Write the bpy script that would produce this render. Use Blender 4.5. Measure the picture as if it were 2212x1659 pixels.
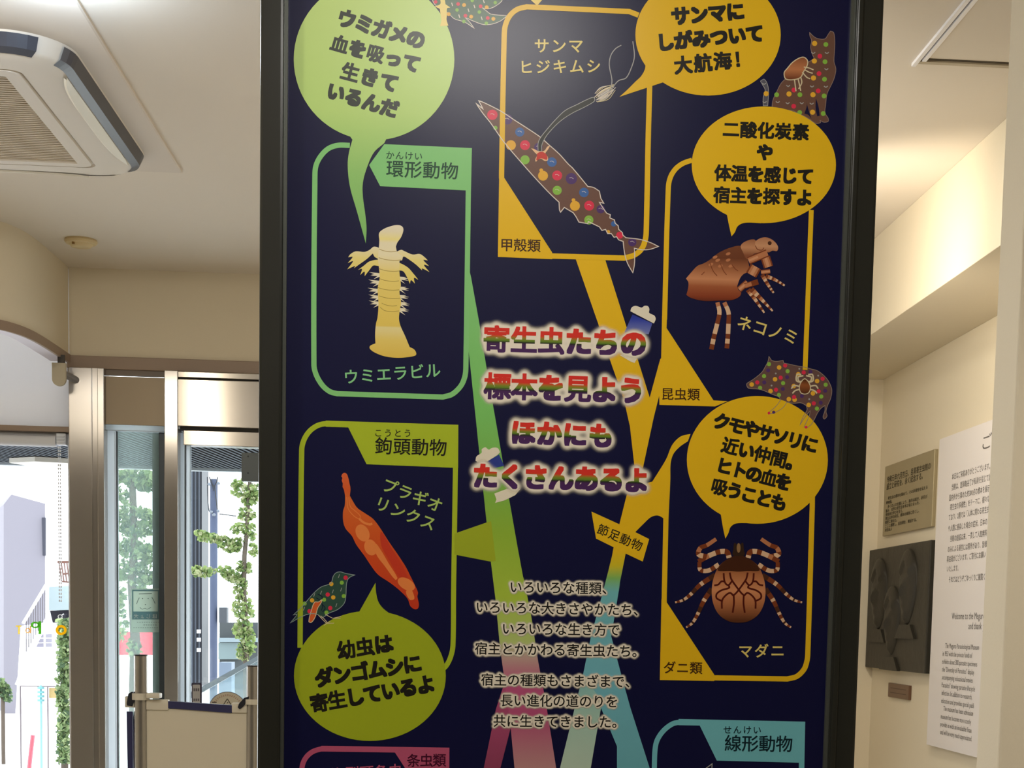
import bpy, bmesh, math, random
import numpy as np
from mathutils import Vector, Matrix
from mathutils.geometry import tessellate_polygon

for o in list(bpy.data.objects):
    bpy.data.objects.remove(o)
SC = bpy.context.scene
COL = SC.collection
random.seed(7)

# ------------------------------------------------------------------ camera
W, H, F = 2212.0, 1659.0, 3400.0            # frame and focal length in pixels
PPX, PPY = 1229.0, 1657.0                   # principal point (the lens is shifted up)
EYE = Vector((0, 0, 1.5))
_dy = Vector((985 - PPX, 1342 - PPY, F)).normalized()
_dd = Vector((400 - PPX, 38500 - PPY, F)).normalized()
_dd = (_dd - _dy * _dd.dot(_dy)).normalized()
_dx = _dd.cross(_dy)
R_CW = Matrix((_dx, _dy, -_dd))             # rows: world axes in camera (x right, y down, z forward)
cam = bpy.data.cameras.new('camera')
cam.sensor_fit = 'HORIZONTAL'
cam.sensor_width = 36.0
cam.lens = 36.0 * F / W
cam.shift_x = (W / 2 - PPX) / W
cam.shift_y = (PPY - H / 2) / W
cam.clip_start, cam.clip_end = 0.05, 400
camo = bpy.data.objects.new('camera', cam)
COL.objects.link(camo)
rot = Matrix(((R_CW[0][0], -R_CW[0][1], -R_CW[0][2]),
              (R_CW[1][0], -R_CW[1][1], -R_CW[1][2]),
              (R_CW[2][0], -R_CW[2][1], -R_CW[2][2])))
camo.matrix_world = Matrix.Translation(EYE) @ rot.to_4x4()
SC.camera = camo

# ------------------------------------------------------------------ sky, lamps, exposure
SC.view_settings.view_transform = 'Standard'
SC.view_settings.look = 'None'
SC.view_settings.gamma = 1.0
SC.view_settings.use_curve_mapping = False
SC.view_settings.exposure = 0.0
wd = bpy.data.worlds.new('overcast_sky')
SC.world = wd
wd.use_nodes = True
bg = wd.node_tree.nodes['Background']
bg.inputs['Color'].default_value = (0.93, 0.97, 1.0, 1)
bg.inputs['Strength'].default_value = 5.0


def lamp(name, kind, loc, energy, col, size=0.1, size_y=None, target=None, **kw):
    d = bpy.data.lights.new(name, kind)
    d.energy = energy
    d.color = col
    if kind == 'AREA':
        d.shape = 'RECTANGLE'
        d.size, d.size_y = size, size_y or size
    else:
        d.shadow_soft_size = size
    for k, v in kw.items():
        setattr(d, k, v)
    o = bpy.data.objects.new(name, d)
    o.location = loc
    if target is not None:
        o.rotation_euler = (Vector(target) - Vector(loc)).to_track_quat('-Z', 'Y').to_euler()
    COL.objects.link(o)
    return o


WARM = (1.0, 0.87, 0.68)
lamp('display_downlight', 'AREA', (0.04, 1.25, 2.63), 9.5, (1.0, 0.96, 0.90), 0.34, 0.16, target=(0.05, 1.8, 0.6))
lamp('hall_fill', 'AREA', (-1.1, 2.45, 2.63), 17.0, (1.0, 0.92, 0.82), 1.3, 0.5)  # added fill without a fixture; brightens everything beyond the panel
lamp('rear_fill', 'AREA', (-0.3, -1.6, 2.62), 8.0, (1.0, 0.92, 0.82), 1.6, 0.8)  # unseen fill added behind the camera
lamp('entrance_lamp', 'POINT', (-0.745, 3.0, 2.57), 4.2, (0.66, 0.82, 1.0), 0.04)
lamp('hall_downlight', 'POINT', (-1.45, 1.6, 2.58), 22.0, (1.0, 0.91, 0.74), 0.05)
lamp('hall_downlight', 'POINT', (-1.27, 2.94, 2.58), 9.0, (1.0, 0.91, 0.74), 0.04)
lamp('wall_spotlight', 'SPOT', (0.80, 3.8, 2.30), 14.0, WARM, 0.05, target=(1.25, 4.2, 2.44), spot_size=2.4, spot_blend=1.0)
lamp('right_wall_fill', 'POINT', (0.45, 3.7, 2.2), 6.0, (1.0, 0.92, 0.78), 0.10)  # unseen lamp added to wash the right wall and board
lamp('pier_fill', 'SPOT', (1.55, 0.9, 2.6), 66.0, (1.0, 0.93, 0.80), 0.08, target=(1.35, 2.4, 1.6), spot_size=0.95, spot_blend=0.8)  # added out-of-view spot that lifts the pier's front face
lamp('plaque_wall_fill', 'SPOT', (0.60, 2.75, 2.58), 54.0, (1.0, 0.92, 0.78), 0.06, target=(1.475, 4.9, 1.2), spot_size=1.5, spot_blend=0.8)  # extra unseen spot, put in to brighten the plaque wall evenly


# ------------------------------------------------------------------ helpers
def at(px, py, Y):
    d = R_CW @ Vector((px - PPX, py - PPY, F))
    return EYE + d * (Y / d.y)


def at_z(px, py, z):
    d = R_CW @ Vector((px - PPX, py - PPY, F))
    return EYE + d * ((z - EYE.z) / d.z)


def at_x(px, py, X):
    d = R_CW @ Vector((px - PPX, py - PPY, F))
    return EYE + d * (X / d.x)


def lin(c):
    return tuple(((v / 255.0) / 12.92 if v <= 10 else ((v / 255.0 + 0.055) / 1.055) ** 2.4) for v in c)


MATS = {}


def mat(name, rgb, rough=0.6, metal=0.0, spec=0.4, bump=0.0, bscale=60.0, var=0.0, aniso=0.0, emit=None):
    """Principled surface with a faint procedural grain."""
    if name in MATS:
        return MATS[name]
    m = bpy.data.materials.new(name)
    m.use_nodes = True
    nt = m.node_tree
    b = nt.nodes['Principled BSDF']
    c = lin(rgb)
    b.inputs['Base Color'].default_value = (*c, 1)
    b.inputs['Roughness'].default_value = rough
    b.inputs['Metallic'].default_value = metal
    b.inputs['Specular IOR Level'].default_value = spec
    if aniso:
        b.inputs['Anisotropic'].default_value = aniso
    if bump or var:
        tc = nt.nodes.new('ShaderNodeTexCoord')
        nz = nt.nodes.new('ShaderNodeTexNoise')
        nz.inputs['Scale'].default_value = bscale
        nz.inputs['Detail'].default_value = 4
        nt.links.new(tc.outputs['Object'], nz.inputs['Vector'])
        if bump:
            bp = nt.nodes.new('ShaderNodeBump')
            bp.inputs['Strength'].default_value = bump
            bp.inputs['Distance'].default_value = 0.01
            nt.links.new(nz.outputs['Fac'], bp.inputs['Height'])
            nt.links.new(bp.outputs['Normal'], b.inputs['Normal'])
        if var:
            rp = nt.nodes.new('ShaderNodeValToRGB')
            rp.color_ramp.elements[0].color = (*[v * (1 - var) for v in c], 1)
            rp.color_ramp.elements[1].color = (*[min(1, v * (1 + var)) for v in c], 1)
            nt.links.new(nz.outputs['Fac'], rp.inputs['Fac'])
            nt.links.new(rp.outputs['Color'], b.inputs['Base Color'])
    MATS[name] = m
    return m


def glass_mat(name, tint, gloss=0.06, haze=0.0, haze_rgb=(220, 230, 230)):
    m = bpy.data.materials.new(name)
    m.use_nodes = True
    nt = m.node_tree
    nt.nodes.remove(nt.nodes['Principled BSDF'])
    out = nt.nodes['Material Output']
    tr = nt.nodes.new('ShaderNodeBsdfTransparent')
    tr.inputs['Color'].default_value = (*tint, 1)
    gl = nt.nodes.new('ShaderNodeBsdfGlossy')
    gl.inputs['Roughness'].default_value = 0.02
    mx = nt.nodes.new('ShaderNodeMixShader')
    mx.inputs['Fac'].default_value = gloss
    nt.links.new(tr.outputs[0], mx.inputs[1])
    nt.links.new(gl.outputs[0], mx.inputs[2])
    last = mx
    if haze:
        df = nt.nodes.new('ShaderNodeBsdfTranslucent')
        df.inputs['Color'].default_value = (*lin(haze_rgb), 1)
        m2 = nt.nodes.new('ShaderNodeMixShader')
        m2.inputs['Fac'].default_value = haze
        nt.links.new(mx.outputs[0], m2.inputs[1])
        nt.links.new(df.outputs[0], m2.inputs[2])
        last = m2
    nt.links.new(last.outputs[0], out.inputs['Surface'])
    return m


def translucent_mat(name, rgb, f=0.5):
    """Thin sheet or leaf that lets part of the daylight through."""
    m = mat(name, rgb, 0.6)
    nt = m.node_tree
    tl = nt.nodes.new('ShaderNodeBsdfTranslucent')
    tl.inputs['Color'].default_value = (*lin(rgb), 1)
    mx = nt.nodes.new('ShaderNodeMixShader')
    mx.inputs['Fac'].default_value = f
    nt.links.new(nt.nodes['Principled BSDF'].outputs[0], mx.inputs[1])
    nt.links.new(tl.outputs[0], mx.inputs[2])
    nt.links.new(mx.outputs[0], nt.nodes['Material Output'].inputs['Surface'])
    return m


def steel_mat(name, rgb, rough, turn=0.0):
    """Brushed stainless steel: reflections smeared across the brushing direction."""
    m = mat(name, rgb, rough, 0.7, aniso=0.9)
    nt = m.node_tree
    b = nt.nodes['Principled BSDF']
    b.inputs['Anisotropic Rotation'].default_value = turn
    return m


def tag(o, label=None, cat=None, group=None, kind=None):
    if label:
        o['label'] = label
    if cat:
        o['category'] = cat
    if group:
        o['group'] = group
    if kind:
        o['kind'] = kind
    return o


def empty(name, loc=(0, 0, 0)):
    o = bpy.data.objects.new(name, None)
    o.empty_display_size = 0.05
    o.location = loc
    COL.objects.link(o)
    return o


class MB:
    """Collects shapes in world space; build() links them as one mesh object."""

    def __init__(s):
        s.v, s.f, s.m = [], [], []
        s.mi = 0

    def add(s, vs, fs):
        n = len(s.v)
        s.v += [tuple(v) for v in vs]
        for f in fs:
            s.f.append([i + n for i in f])
            s.m.append(s.mi)
        return s

    def box(s, x0, x1, y0, y1, z0, z1):
        vs = [(x, y, z) for x in (x0, x1) for y in (y0, y1) for z in (z0, z1)]
        return s.add(vs, [(0, 1, 3, 2), (4, 6, 7, 5), (0, 4, 5, 1), (2, 3, 7, 6), (0, 2, 6, 4), (1, 5, 7, 3)])

    def bevbox(s, x0, x1, y0, y1, z0, z1, b):
        """Box with chamfered edges."""
        bm = bmesh.new()
        bmesh.ops.create_cube(bm, size=1)
        for v in bm.verts:
            v.co = Vector(((x0 + x1) / 2 + v.co.x * (x1 - x0), (y0 + y1) / 2 + v.co.y * (y1 - y0), (z0 + z1) / 2 + v.co.z * (z1 - z0)))
        bmesh.ops.bevel(bm, geom=bm.edges[:], offset=b, segments=2, affect='EDGES', profile=0.6)
        return s.bm(bm)

    def bm(s, bm):
        bm.verts.index_update()
        s.add([v.co[:] for v in bm.verts], [[v.index for v in f.verts] for f in bm.faces])
        bm.free()
        return s

    def prism(s, pts, off):
        """Flat polygon (3D points) swept by the vector off."""
        n = len(pts)
        a = [Vector(p) for p in pts]
        c = [p + Vector(off) for p in a]
        nrm = Vector((0, 0, 0))
        for i in range(n):
            nrm += a[i].cross(a[(i + 1) % n])
        tri = tessellate_polygon([a])
        fs = [t for t in tri] + [tuple(i + n for i in reversed(t)) for t in tri]
        fs += [(i, (i + 1) % n, (i + 1) % n + n, i + n) for i in range(n)]
        return s.add(a + c, fs)

    def tube(s, pts, r, n=12, cap=True):
        pts = [Vector(p) for p in pts]
        rs = r if isinstance(r, (list, tuple)) else [r] * len(pts)
        vs, fs = [], []
        up = None
        for i, p in enumerate(pts):
            t = (pts[min(i + 1, len(pts) - 1)] - pts[max(i - 1, 0)]).normalized()
            if up is None:
                up = Vector((0, 0, 1)) if abs(t.z) < 0.9 else Vector((1, 0, 0))
            a = t.cross(up).normalized()
            up = a.cross(t)
            for k in range(n):
                g = 2 * math.pi * k / n
                vs.append(p + (a * math.cos(g) + up * math.sin(g)) * rs[i])
        for i in range(len(pts) - 1):
            for k in range(n):
                fs.append((i * n + k, i * n + (k + 1) % n, (i + 1) * n + (k + 1) % n, (i + 1) * n + k))
        if cap:
            fs.append(tuple(range(n))[::-1])
            fs.append(tuple((len(pts) - 1) * n + k for k in range(n)))
        return s.add(vs, fs)

    def rings(s, rings, close_first=False, close_last=False):
        n = len(rings[0])
        vs = [p for r in rings for p in r]
        fs = []
        for i in range(len(rings) - 1):
            for k in range(n):
                fs.append((i * n + k, i * n + (k + 1) % n, (i + 1) * n + (k + 1) % n, (i + 1) * n + k))
        if close_first:
            fs.append(tuple(range(n))[::-1])
        if close_last:
            fs.append(tuple((len(rings) - 1) * n + k for k in range(n)))
        return s.add(vs, fs)

    def build(s, name, mats, parent=None, smooth=False, recalc=True):
        me = bpy.data.meshes.new(name)
        off = parent.matrix_world.translation if parent else Vector((0, 0, 0))
        if parent:
            off = world_loc(parent)
        me.from_pydata([tuple(Vector(v) - off) for v in s.v], [], s.f)
        for m in (mats if isinstance(mats, (list, tuple)) else [mats]):
            me.materials.append(m)
        me.polygons.foreach_set('material_index', s.m)
        if recalc:
            bm = bmesh.new()
            bm.from_mesh(me)
            bmesh.ops.recalc_face_normals(bm, faces=bm.faces[:])
            bm.to_mesh(me)
            bm.free()
        if smooth:
            me.shade_smooth()
            me.set_sharp_from_angle(angle=math.radians(40))
        me.update()
        o = bpy.data.objects.new(name, me)
        COL.objects.link(o)
        if parent:
            o.parent = parent
        return o


def world_loc(o):
    p = Vector((0, 0, 0))
    while o is not None:
        p = p + o.location
        o = o.parent
    return p


def smooth_path(pts, n=6, closed=False):
    """Smooth curve through 2D points; a point given as (x, y, 1) is a corner."""
    P = [(float(p[0]), float(p[1])) for p in pts]
    cor = [len(p) > 2 for p in pts]
    m = len(P)

    def slope(i):
        if cor[i] or (not closed and i in (0, m - 1)):
            return None
        a, b, c = P[i - 1], P[i], P[(i + 1) % m]
        d = math.dist(a, b) + math.dist(b, c)
        return ((c[0] - a[0]) / max(d, 1e-9), (c[1] - a[1]) / max(d, 1e-9))

    out = []
    for i in range(m if closed else m - 1):
        j = (i + 1) % m
        p, q = P[i], P[j]
        L = math.dist(p, q)
        u = ((q[0] - p[0]) / max(L, 1e-9), (q[1] - p[1]) / max(L, 1e-9))
        s0, s1 = slope(i) or u, slope(j) or u
        for k in range(n):
            t = k / n
            h00, h10, h01, h11 = 2 * t ** 3 - 3 * t * t + 1, t ** 3 - 2 * t * t + t, -2 * t ** 3 + 3 * t * t, t ** 3 - t * t
            out.append(tuple(h00 * p[a] + h10 * L * s0[a] + h01 * q[a] + h11 * L * s1[a] for a in (0, 1)))
    if not closed:
        out.append(P[-1])
    return out


# ------------------------------------------------------------------ lettering
GLYPH = {}


def glyph(ch):
    """Triangles of one character in em units (built-in typeface)."""
    if ch in GLYPH:
        return GLYPH[ch]
    c = bpy.data.curves.new('g', 'FONT')
    c.body = ch
    c.fill_mode = 'FRONT'
    c.resolution_u = 3
    o = bpy.data.objects.new('g', c)
    COL.objects.link(o)
    dg = bpy.context.evaluated_depsgraph_get()
    ev = o.evaluated_get(dg)
    me = ev.to_mesh()
    me.calc_loop_triangles()
    vs = [(v.co.x, v.co.y) for v in me.vertices]
    ts = [tuple(t.vertices) for t in me.loop_triangles]
    w = 1.0 if ord(ch) > 0x2000 else (max([v[0] for v in vs]) + 0.06 if vs else 0.28)
    ev.to_mesh_clear()
    bpy.data.objects.remove(o)
    bpy.data.curves.remove(c)
    GLYPH[ch] = (vs, ts, w)
    return GLYPH[ch]


def line_layout(s, first, last, em, tilt=None):
    """(char, centre, ex, ey) for a line whose first and last characters are centred at the given image points."""
    n = len(s)
    a, b = Vector(first), Vector(last)
    d = (b - a) / max(n - 1, 1)
    u = d.normalized() if n > 1 else Vector((1, 0))
    if tilt is not None:
        u = Vector((math.cos(math.radians(tilt)), math.sin(math.radians(tilt))))
    ex = u * em
    ey = Vector((u.y, -u.x)) * em
    return [(s[i], a + d * i, ex, ey) for i in range(n)]

# ------------------------------------------------------------------ the room
CZ = 2.65                                    # ceiling
YB = 5.5                                     # back wall
XW = 1.475                                   # right wall
PLAS = mat('cream_plaster', (222, 211, 188), 0.85, 0, 0.2, bump=0.03, bscale=220, var=0.015)
CEIL = mat('ceiling_paint', (226, 217, 204), 0.9, 0, 0.2, bump=0.02, bscale=200)
WHITE = mat('white_paint', (236, 234, 232), 0.6, 0, 0.3)
BAND = mat('taupe_trim_paint', (150, 130, 114), 0.45, 0, 0.4)
FLOORM = mat('stone_floor', (176, 166, 150), 0.35, 0, 0.4, bump=0.02, bscale=30, var=0.06)
ST_V = steel_mat('brushed_steel_post', (178, 173, 168), 0.2, 0.0)
ST_H = steel_mat('brushed_steel_header', (160, 154, 146), 0.2, 0.25)
DARKGAP = mat('dark_gap', (40, 36, 32), 0.7)


def st(o):
    return tag(o, kind='structure')


st(MB().box(-3.5, 2.4, -5.0, 5.66, CZ, CZ + 0.1).build('ceiling', CEIL))
st(MB().box(-3.5, 2.4, -5.0, 5.66, -0.1, 0).build('floor', FLOORM))
st(MB().box(-3.5, 2.4, -5.1, -5.0, 0, CZ).build('wall_front', mat('dim_gallery_wall', (112, 102, 92), 0.8)))
st(MB().box(-3.6, -3.5, -5.0, 5.66, 0, CZ).build('wall_left', PLAS))
m = MB()
m.box(-1.31, XW, YB, 5.66, 2.357, CZ)
m.box(0.02, XW, YB, 5.66, 0, 2.357)
st(m.build('wall_back', PLAS))
st(MB().box(XW, XW + 0.1, 2.492, 5.66, 0, CZ).build('wall_right', PLAS))
st(MB().bevbox(0.845, 2.4, 2.385, 2.49, 0, CZ, 0.004).build('wall_pier', PLAS))
st(MB().box(2.3, 2.4, -5.0, 2.385, 0, CZ).build('wall_side', PLAS))
st(MB().bevbox(1.212, XW, 2.49, YB, 2.372, CZ, 0.002).build('ceiling_beam', PLAS))

# curved fascia over the window bay
plan = [(-1.312, 5.5), (-1.313, 5.3), (-1.318, 5.10), (-1.333, 4.985), (-1.366, 4.90), (-1.43, 4.82), (-1.54, 4.755), (-1.72, 4.71), (-2.0, 4.69), (-2.6, 4.69), (-3.5, 4.69)]
plan = smooth_path(plan, 4)


def offset_plan(pl, d):
    out = []
    for i, p in enumerate(pl):
        a, b = Vector(pl[max(i - 1, 0)]), Vector(pl[min(i + 1, len(pl) - 1)])
        t = (b - a).normalized()
        out.append((p[0] + t.y * d, p[1] - t.x * d))
    return out


def strip(pl, d0, d1, z0, z1):
    a, b = offset_plan(pl, d0), offset_plan(pl, d1)
    vs, fs = [], []
    for p, q in zip(a, b):
        vs += [(p[0], p[1], z0), (p[0], p[1], z1), (q[0], q[1], z1), (q[0], q[1], z0)]
    for i in range(len(a) - 1):
        for k in range(4):
            fs.append((i * 4 + k, i * 4 + (k + 1) % 4, i * 4 + 4 + (k + 1) % 4, i * 4 + 4 + k))
    n = len(a) * 4
    fs += [(0, 1, 2, 3), (n - 1, n - 2, n - 3, n - 4)]
    return MB().add(vs, fs)


st(strip(plan, 0.0, 0.055, 2.352, CZ).build('wall_curved', PLAS, smooth=True))
st(strip(plan, -0.008, 0.0, 2.333, 2.362).build('trim_1', BAND, smooth=True))
st(strip(plan, 0.002, 0.06, 2.340, 2.352).build('trim_2', mat('daylit_lilac_soffit', (232, 228, 240), 0.7), smooth=True))  # fascia underside; daylight from the window is put into the lilac-white colour
st(MB().bevbox(-1.316, 0.02, YB - 0.012, YB + 0.02, 2.318, 2.36, 0.003).build('trim_3', BAND))
st(MB().box(-1.316, 0.02, YB + 0.0, YB + 0.02, 2.300, 2.318).build('trim_4', mat('shadow_gap_trim', (116, 102, 90), 0.4)))

# stainless posts beside and between sidelight and door
m = MB()
m.bevbox(-1.306, -1.2295, YB - 0.03, YB + 0.06, 0, 2.318, 0.002)
m.bevbox(-1.2120, -1.190, YB - 0.03, YB + 0.06, 0, 2.318, 0.002)
m.box(-1.2295, -1.2120, YB - 0.022, YB + 0.05, 0, 2.318)
st(m.build('trim_5', ST_V))
st(MB().bevbox(-0.9905, -0.9455, YB - 0.03, YB + 0.06, 0, 2.318, 0.002).build('trim_6', ST_V))
st(MB().bevbox(-0.03, 0.02, YB - 0.03, YB + 0.06, 0, 2.318, 0.002).build('trim_7', ST_V))

# sidelight: transom panel above a fixed glass pane
w1 = st(empty('window_1', (-1.09, YB, 0)))
MB().bevbox(-1.190, -0.9905, YB - 0.004, YB + 0.03, 2.136, 2.296, 0.001).build('transom_panel', mat('matt_transom', (138, 124, 104), 0.42, 0.55), w1)
ALU = mat('pale_aluminium', (196, 206, 210), 0.3, 0.6)
EDGE = translucent_mat('reflection_edge_strip', (240, 246, 250), 0.95)  # pale translucent strips imitate a bright reflection at the glass edge
SLATE = mat('slate_frame', (58, 66, 72), 0.4, 0.3)
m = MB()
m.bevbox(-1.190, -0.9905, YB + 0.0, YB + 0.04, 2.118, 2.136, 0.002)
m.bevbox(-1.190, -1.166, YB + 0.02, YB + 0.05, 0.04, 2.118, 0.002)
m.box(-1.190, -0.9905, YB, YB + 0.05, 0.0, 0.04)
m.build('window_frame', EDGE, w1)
m = MB()
m.bevbox(-1.163, -1.158, YB + 0.03, YB + 0.05, 0.04, 2.118, 0.001)
m.bevbox(-1.020, -0.9905, YB + 0.03, YB + 0.06, 0.04, 2.118, 0.002)
m.build('gasket', SLATE, w1)
MB().bevbox(-1.046, -1.020, YB + 0.05, YB + 0.08, 0.04, 2.118, 0.002).build('sash_stile', mat('grey_stile', (132, 140, 138), 0.45, 0.2), w1)
GLS = glass_mat('sidelight_glass', (0.88, 0.94, 0.93), 0.06, 0.13, (206, 226, 226))  # pale translucent share imitates bluish-white reflected haze on the pane
MB().box(-1.158, -1.022, YB + 0.036, YB + 0.040, 0.04, 2.118).build('pane', GLS, w1)

# sliding glass door with steel header
d1 = st(empty('door_1', (-0.48, YB, 0)))
MB().bevbox(-0.9455, -0.03, YB - 0.035, YB + 0.06, 2.134, 2.290, 0.002).build('header_box', ST_H, d1)
m = MB()
m.box(-0.9455, -0.03, YB - 0.02, YB + 0.05, 2.290, 2.296)
m.box(-0.940, -0.03, YB - 0.02, YB + 0.05, 2.124, 2.134)
m.build('shadow_gap', DARKGAP, d1)
MB().bevbox(-0.9455, -0.03, YB - 0.03, YB + 0.06, 2.296, 2.316, 0.002).build('head_rail', ST_H, d1)
MB().bevbox(-0.930, -0.03, YB - 0.012, YB + 0.05, 2.074, 2.124, 0.002).build('top_rail', ST_H, d1)
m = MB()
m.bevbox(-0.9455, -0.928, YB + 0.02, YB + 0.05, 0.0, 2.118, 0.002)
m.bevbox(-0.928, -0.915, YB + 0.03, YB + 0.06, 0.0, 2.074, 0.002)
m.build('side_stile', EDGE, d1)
MB().box(-0.930, -0.925, YB + 0.01, YB + 0.02, 0.0, 2.074).build('gasket', SLATE, d1)
MB().box(-0.915, -0.03, YB + 0.036, YB + 0.040, 0.05, 2.074).build('pane', glass_mat('door_glass', (0.93, 0.96, 0.97), 0.05), d1)
m = MB()
m.bevbox(-0.915, -0.03, YB + 0.02, YB + 0.055, 0.0, 0.05, 0.002)
m.build('bottom_rail', ST_H, d1)

# wide window left of the steel post
w2 = st(empty('window_2', (-2.4, YB, 0)))
MB().box(-3.5, -1.306, YB + 0.03, YB + 0.07, 2.123, CZ).build('upper_panel', translucent_mat('backlit_white_panel', (240, 240, 242), 0.35), w2)  # white wall made translucent so that it looks daylit
MB().bevbox(-3.5, -1.306, YB - 0.01, YB + 0.05, 2.105, 2.123, 0.002).build('head_trim', BAND, w2)
m = MB()
m.bevbox(-3.5, -1.306, YB + 0.03, YB + 0.08, 2.078, 2.105, 0.002)
m.bevbox(-1.322, -1.306, YB + 0.02, YB + 0.08, 0.1, 2.105, 0.002)
m.bevbox(-3.5, -1.306, YB + 0.02, YB + 0.08, 0.0, 0.1, 0.002)
m.bevbox(-3.5, -3.46, YB + 0.02, YB + 0.08, 0.1, 2.105, 0.002)
m.build('window_frame', mat('white_window_frame', (224, 226, 230), 0.4), w2)
MB().box(-3.46, -1.322, YB + 0.05, YB + 0.054, 0.1, 2.078).build('pane', glass_mat('window_glass', (0.97, 0.98, 1.0), 0.04), w2)

# ceiling access hatch, framed in white aluminium
hx0, hx1, hy0, hy1 = 0.906, 1.40, 2.62, 3.262
hm = mat('white_aluminium', (240, 240, 246), 0.35, 0.1, 0.5)
h = tag(empty('ceiling_hatch', ((hx0 + hx1) / 2, (hy0 + hy1) / 2, CZ)), 'ceiling access hatch with double white metal frame above the right wall', 'access hatch')
m = MB()
m.bevbox(hx0, hx0 + 0.009, hy0, hy1, CZ - 0.006, CZ + 0.002, 0.001)
m.bevbox(hx1 - 0.009, hx1, hy0, hy1, CZ - 0.006, CZ + 0.002, 0.001)
m.bevbox(hx0 + 0.009, hx1 - 0.009, hy0, hy0 + 0.009, CZ - 0.006, CZ + 0.002, 0.001)
m.build('outer_frame', hm, h)
MB().bevbox(hx0 + 0.013, hx0 + 0.022, hy0 + 0.013, hy1 - 0.03, CZ - 0.006, CZ + 0.002, 0.001).build('inner_frame', hm, h)
m = MB()
m.bevbox(hx1 - 0.022, hx1 - 0.013, hy0 + 0.013, hy1 - 0.03, CZ - 0.006, CZ + 0.002, 0.001)
m.build('inner_frame', hm, h)
m = MB()
m.box(hx0 + 0.009, hx0 + 0.013, hy0 + 0.009, hy1 - 0.02, CZ - 0.0015, CZ + 0.002)
m.box(hx0 + 0.022, hx1 - 0.013, hy1 - 0.034, hy1 - 0.028, CZ - 0.0015, CZ + 0.002)
m.build('joint', mat('hatch_joint', (92, 84, 72), 0.8), h)
m = MB()
m.prism([(hx0 + 0.009, hy1, CZ), (hx0 + 0.009, hy1 - 0.028, CZ - 0.005), (hx0 + 0.009, hy1 - 0.028, CZ)], (hx1 - hx0 - 0.018, 0, 0))
m.build('end_profile', mat('shaded_hatch_end', (160, 148, 126), 0.5), h)  # far bar of the white frame; its shade is put into the greyer colour

# four-way ceiling air conditioner
ax, ay = -1.258, 3.758
ac = tag(empty('ceiling_air_conditioner', (ax, ay, CZ)), 'white square cassette air conditioner with slotted grille set into the ceiling', 'air conditioner')
ACW = mat('air_conditioner_plastic', (222, 214, 202), 0.5, 0, 0.4)
ACP = mat('air_conditioner_trim', (216, 206, 194), 0.7, 0, 0.3)
ACD = mat('air_vent_dark', (64, 66, 76), 0.35, 0, 0.5)


def rsq(half, r, zz, n=10):
    out = []
    for cx, cy, a0 in ((1, 1, 0), (-1, 1, 90), (-1, -1, 180), (1, -1, 270)):
        for k in range(n + 1):
            a = math.radians(a0 + 90 * k / n)
            out.append((ax + cx * (half - r) + r * math.cos(a), ay + cy * (half - r) + r * math.sin(a), zz))
    return out


def rect_ring(x1, yn, yf, zz):
    return [(x1, yf, zz), (2 * ax - x1, yf, zz), (2 * ax - x1, yn, zz), (x1, yn, zz)]


MB().rings([rect_ring(-0.727, 2.86, 4.275, CZ), rect_ring(-0.727, 2.86, 4.275, CZ - 0.006), rect_ring(-0.731, 2.864, 4.271, CZ - 0.008)], close_last=True).build('trim_panel', ACP, ac)
MB().rings([rsq(0.466, 0.13, CZ - 0.008), rsq(0.463, 0.13, CZ - 0.012), rsq(0.452, 0.12, CZ - 0.036), rsq(0.440, 0.11, CZ - 0.042), rsq(0.405, 0.08, CZ - 0.046), rsq(0.388, 0.06, CZ - 0.047),
            rsq(0.352, 0.03, CZ - 0.048), rsq(0.350, 0.03, CZ - 0.042), rsq(0.346, 0.03, CZ - 0.042), rsq(0.344, 0.03, CZ - 0.049), rsq(0.312, 0.004, CZ - 0.050), rsq(0.310, 0.004, CZ - 0.040)]).build('casing', ACW, ac, smooth=True)
VR = [rsq(0.4655, 0.13, CZ - 0.0125), rsq(0.4545, 0.12, CZ - 0.0365), rsq(0.4370, 0.11, CZ - 0.0440)]
for k in range(4):
    # one dark slot per side, running round into both corners
    ids_ = [(k * 11 + 7 + i) % 44 for i in range(9)]
    m = MB()
    for i, j in zip(ids_[:-1], ids_[1:]):
        for a_, b_ in zip(VR[:-1], VR[1:]):
            m.add([a_[i], a_[j], b_[j], b_[i]], [(0, 1, 2, 3)])
    m.build('air_vent', ACD, ac)
for k in range(4):
    R = Matrix.Rotation(math.pi / 2 * k, 3, 'Z')
    def q(u, v, zz):
        p = R @ Vector((v, u, 0))
        return (ax + p.x, ay + p.y, zz)
    n = 14
    m = MB()
    for i in range(n):
        u0, u1 = -0.31 + 0.62 * i / n, -0.31 + 0.62 * (i + 1) / n
        w0, w1_ = (0.022 * (1 - (u / 0.31) ** 4) + 0.001 for u in (u0, u1))
        m.add([q(u0, 0.4355, CZ - 0.0455), q(u1, 0.4355, CZ - 0.0455), q(u1, 0.4355 - w1_, CZ - 0.0500), q(u0, 0.4355 - w0, CZ - 0.0500)], [(0, 1, 2, 3)])
        m.add([q(u0, 0.4355 - w0, CZ - 0.0500), q(u1, 0.4355 - w1_, CZ - 0.0500), q(u1, 0.430 - w1_, CZ - 0.0465), q(u0, 0.430 - w0, CZ - 0.0465)], [(0, 1, 2, 3)])
    fl_ = m.build('vent_flap', [mat('vent_flap_white', (232, 228, 214), 0.4)], ac)
m = MB()
for i in range(44):
    yy = ay - 0.305 + 0.61 * i / 43
    m.box(ax - 0.309, ax + 0.309, yy - 0.0048, yy + 0.0048, CZ - 0.046, CZ - 0.040)
m.build('intake_grille', mat('grille_beige', (196, 180, 152), 0.6), ac)
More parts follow.
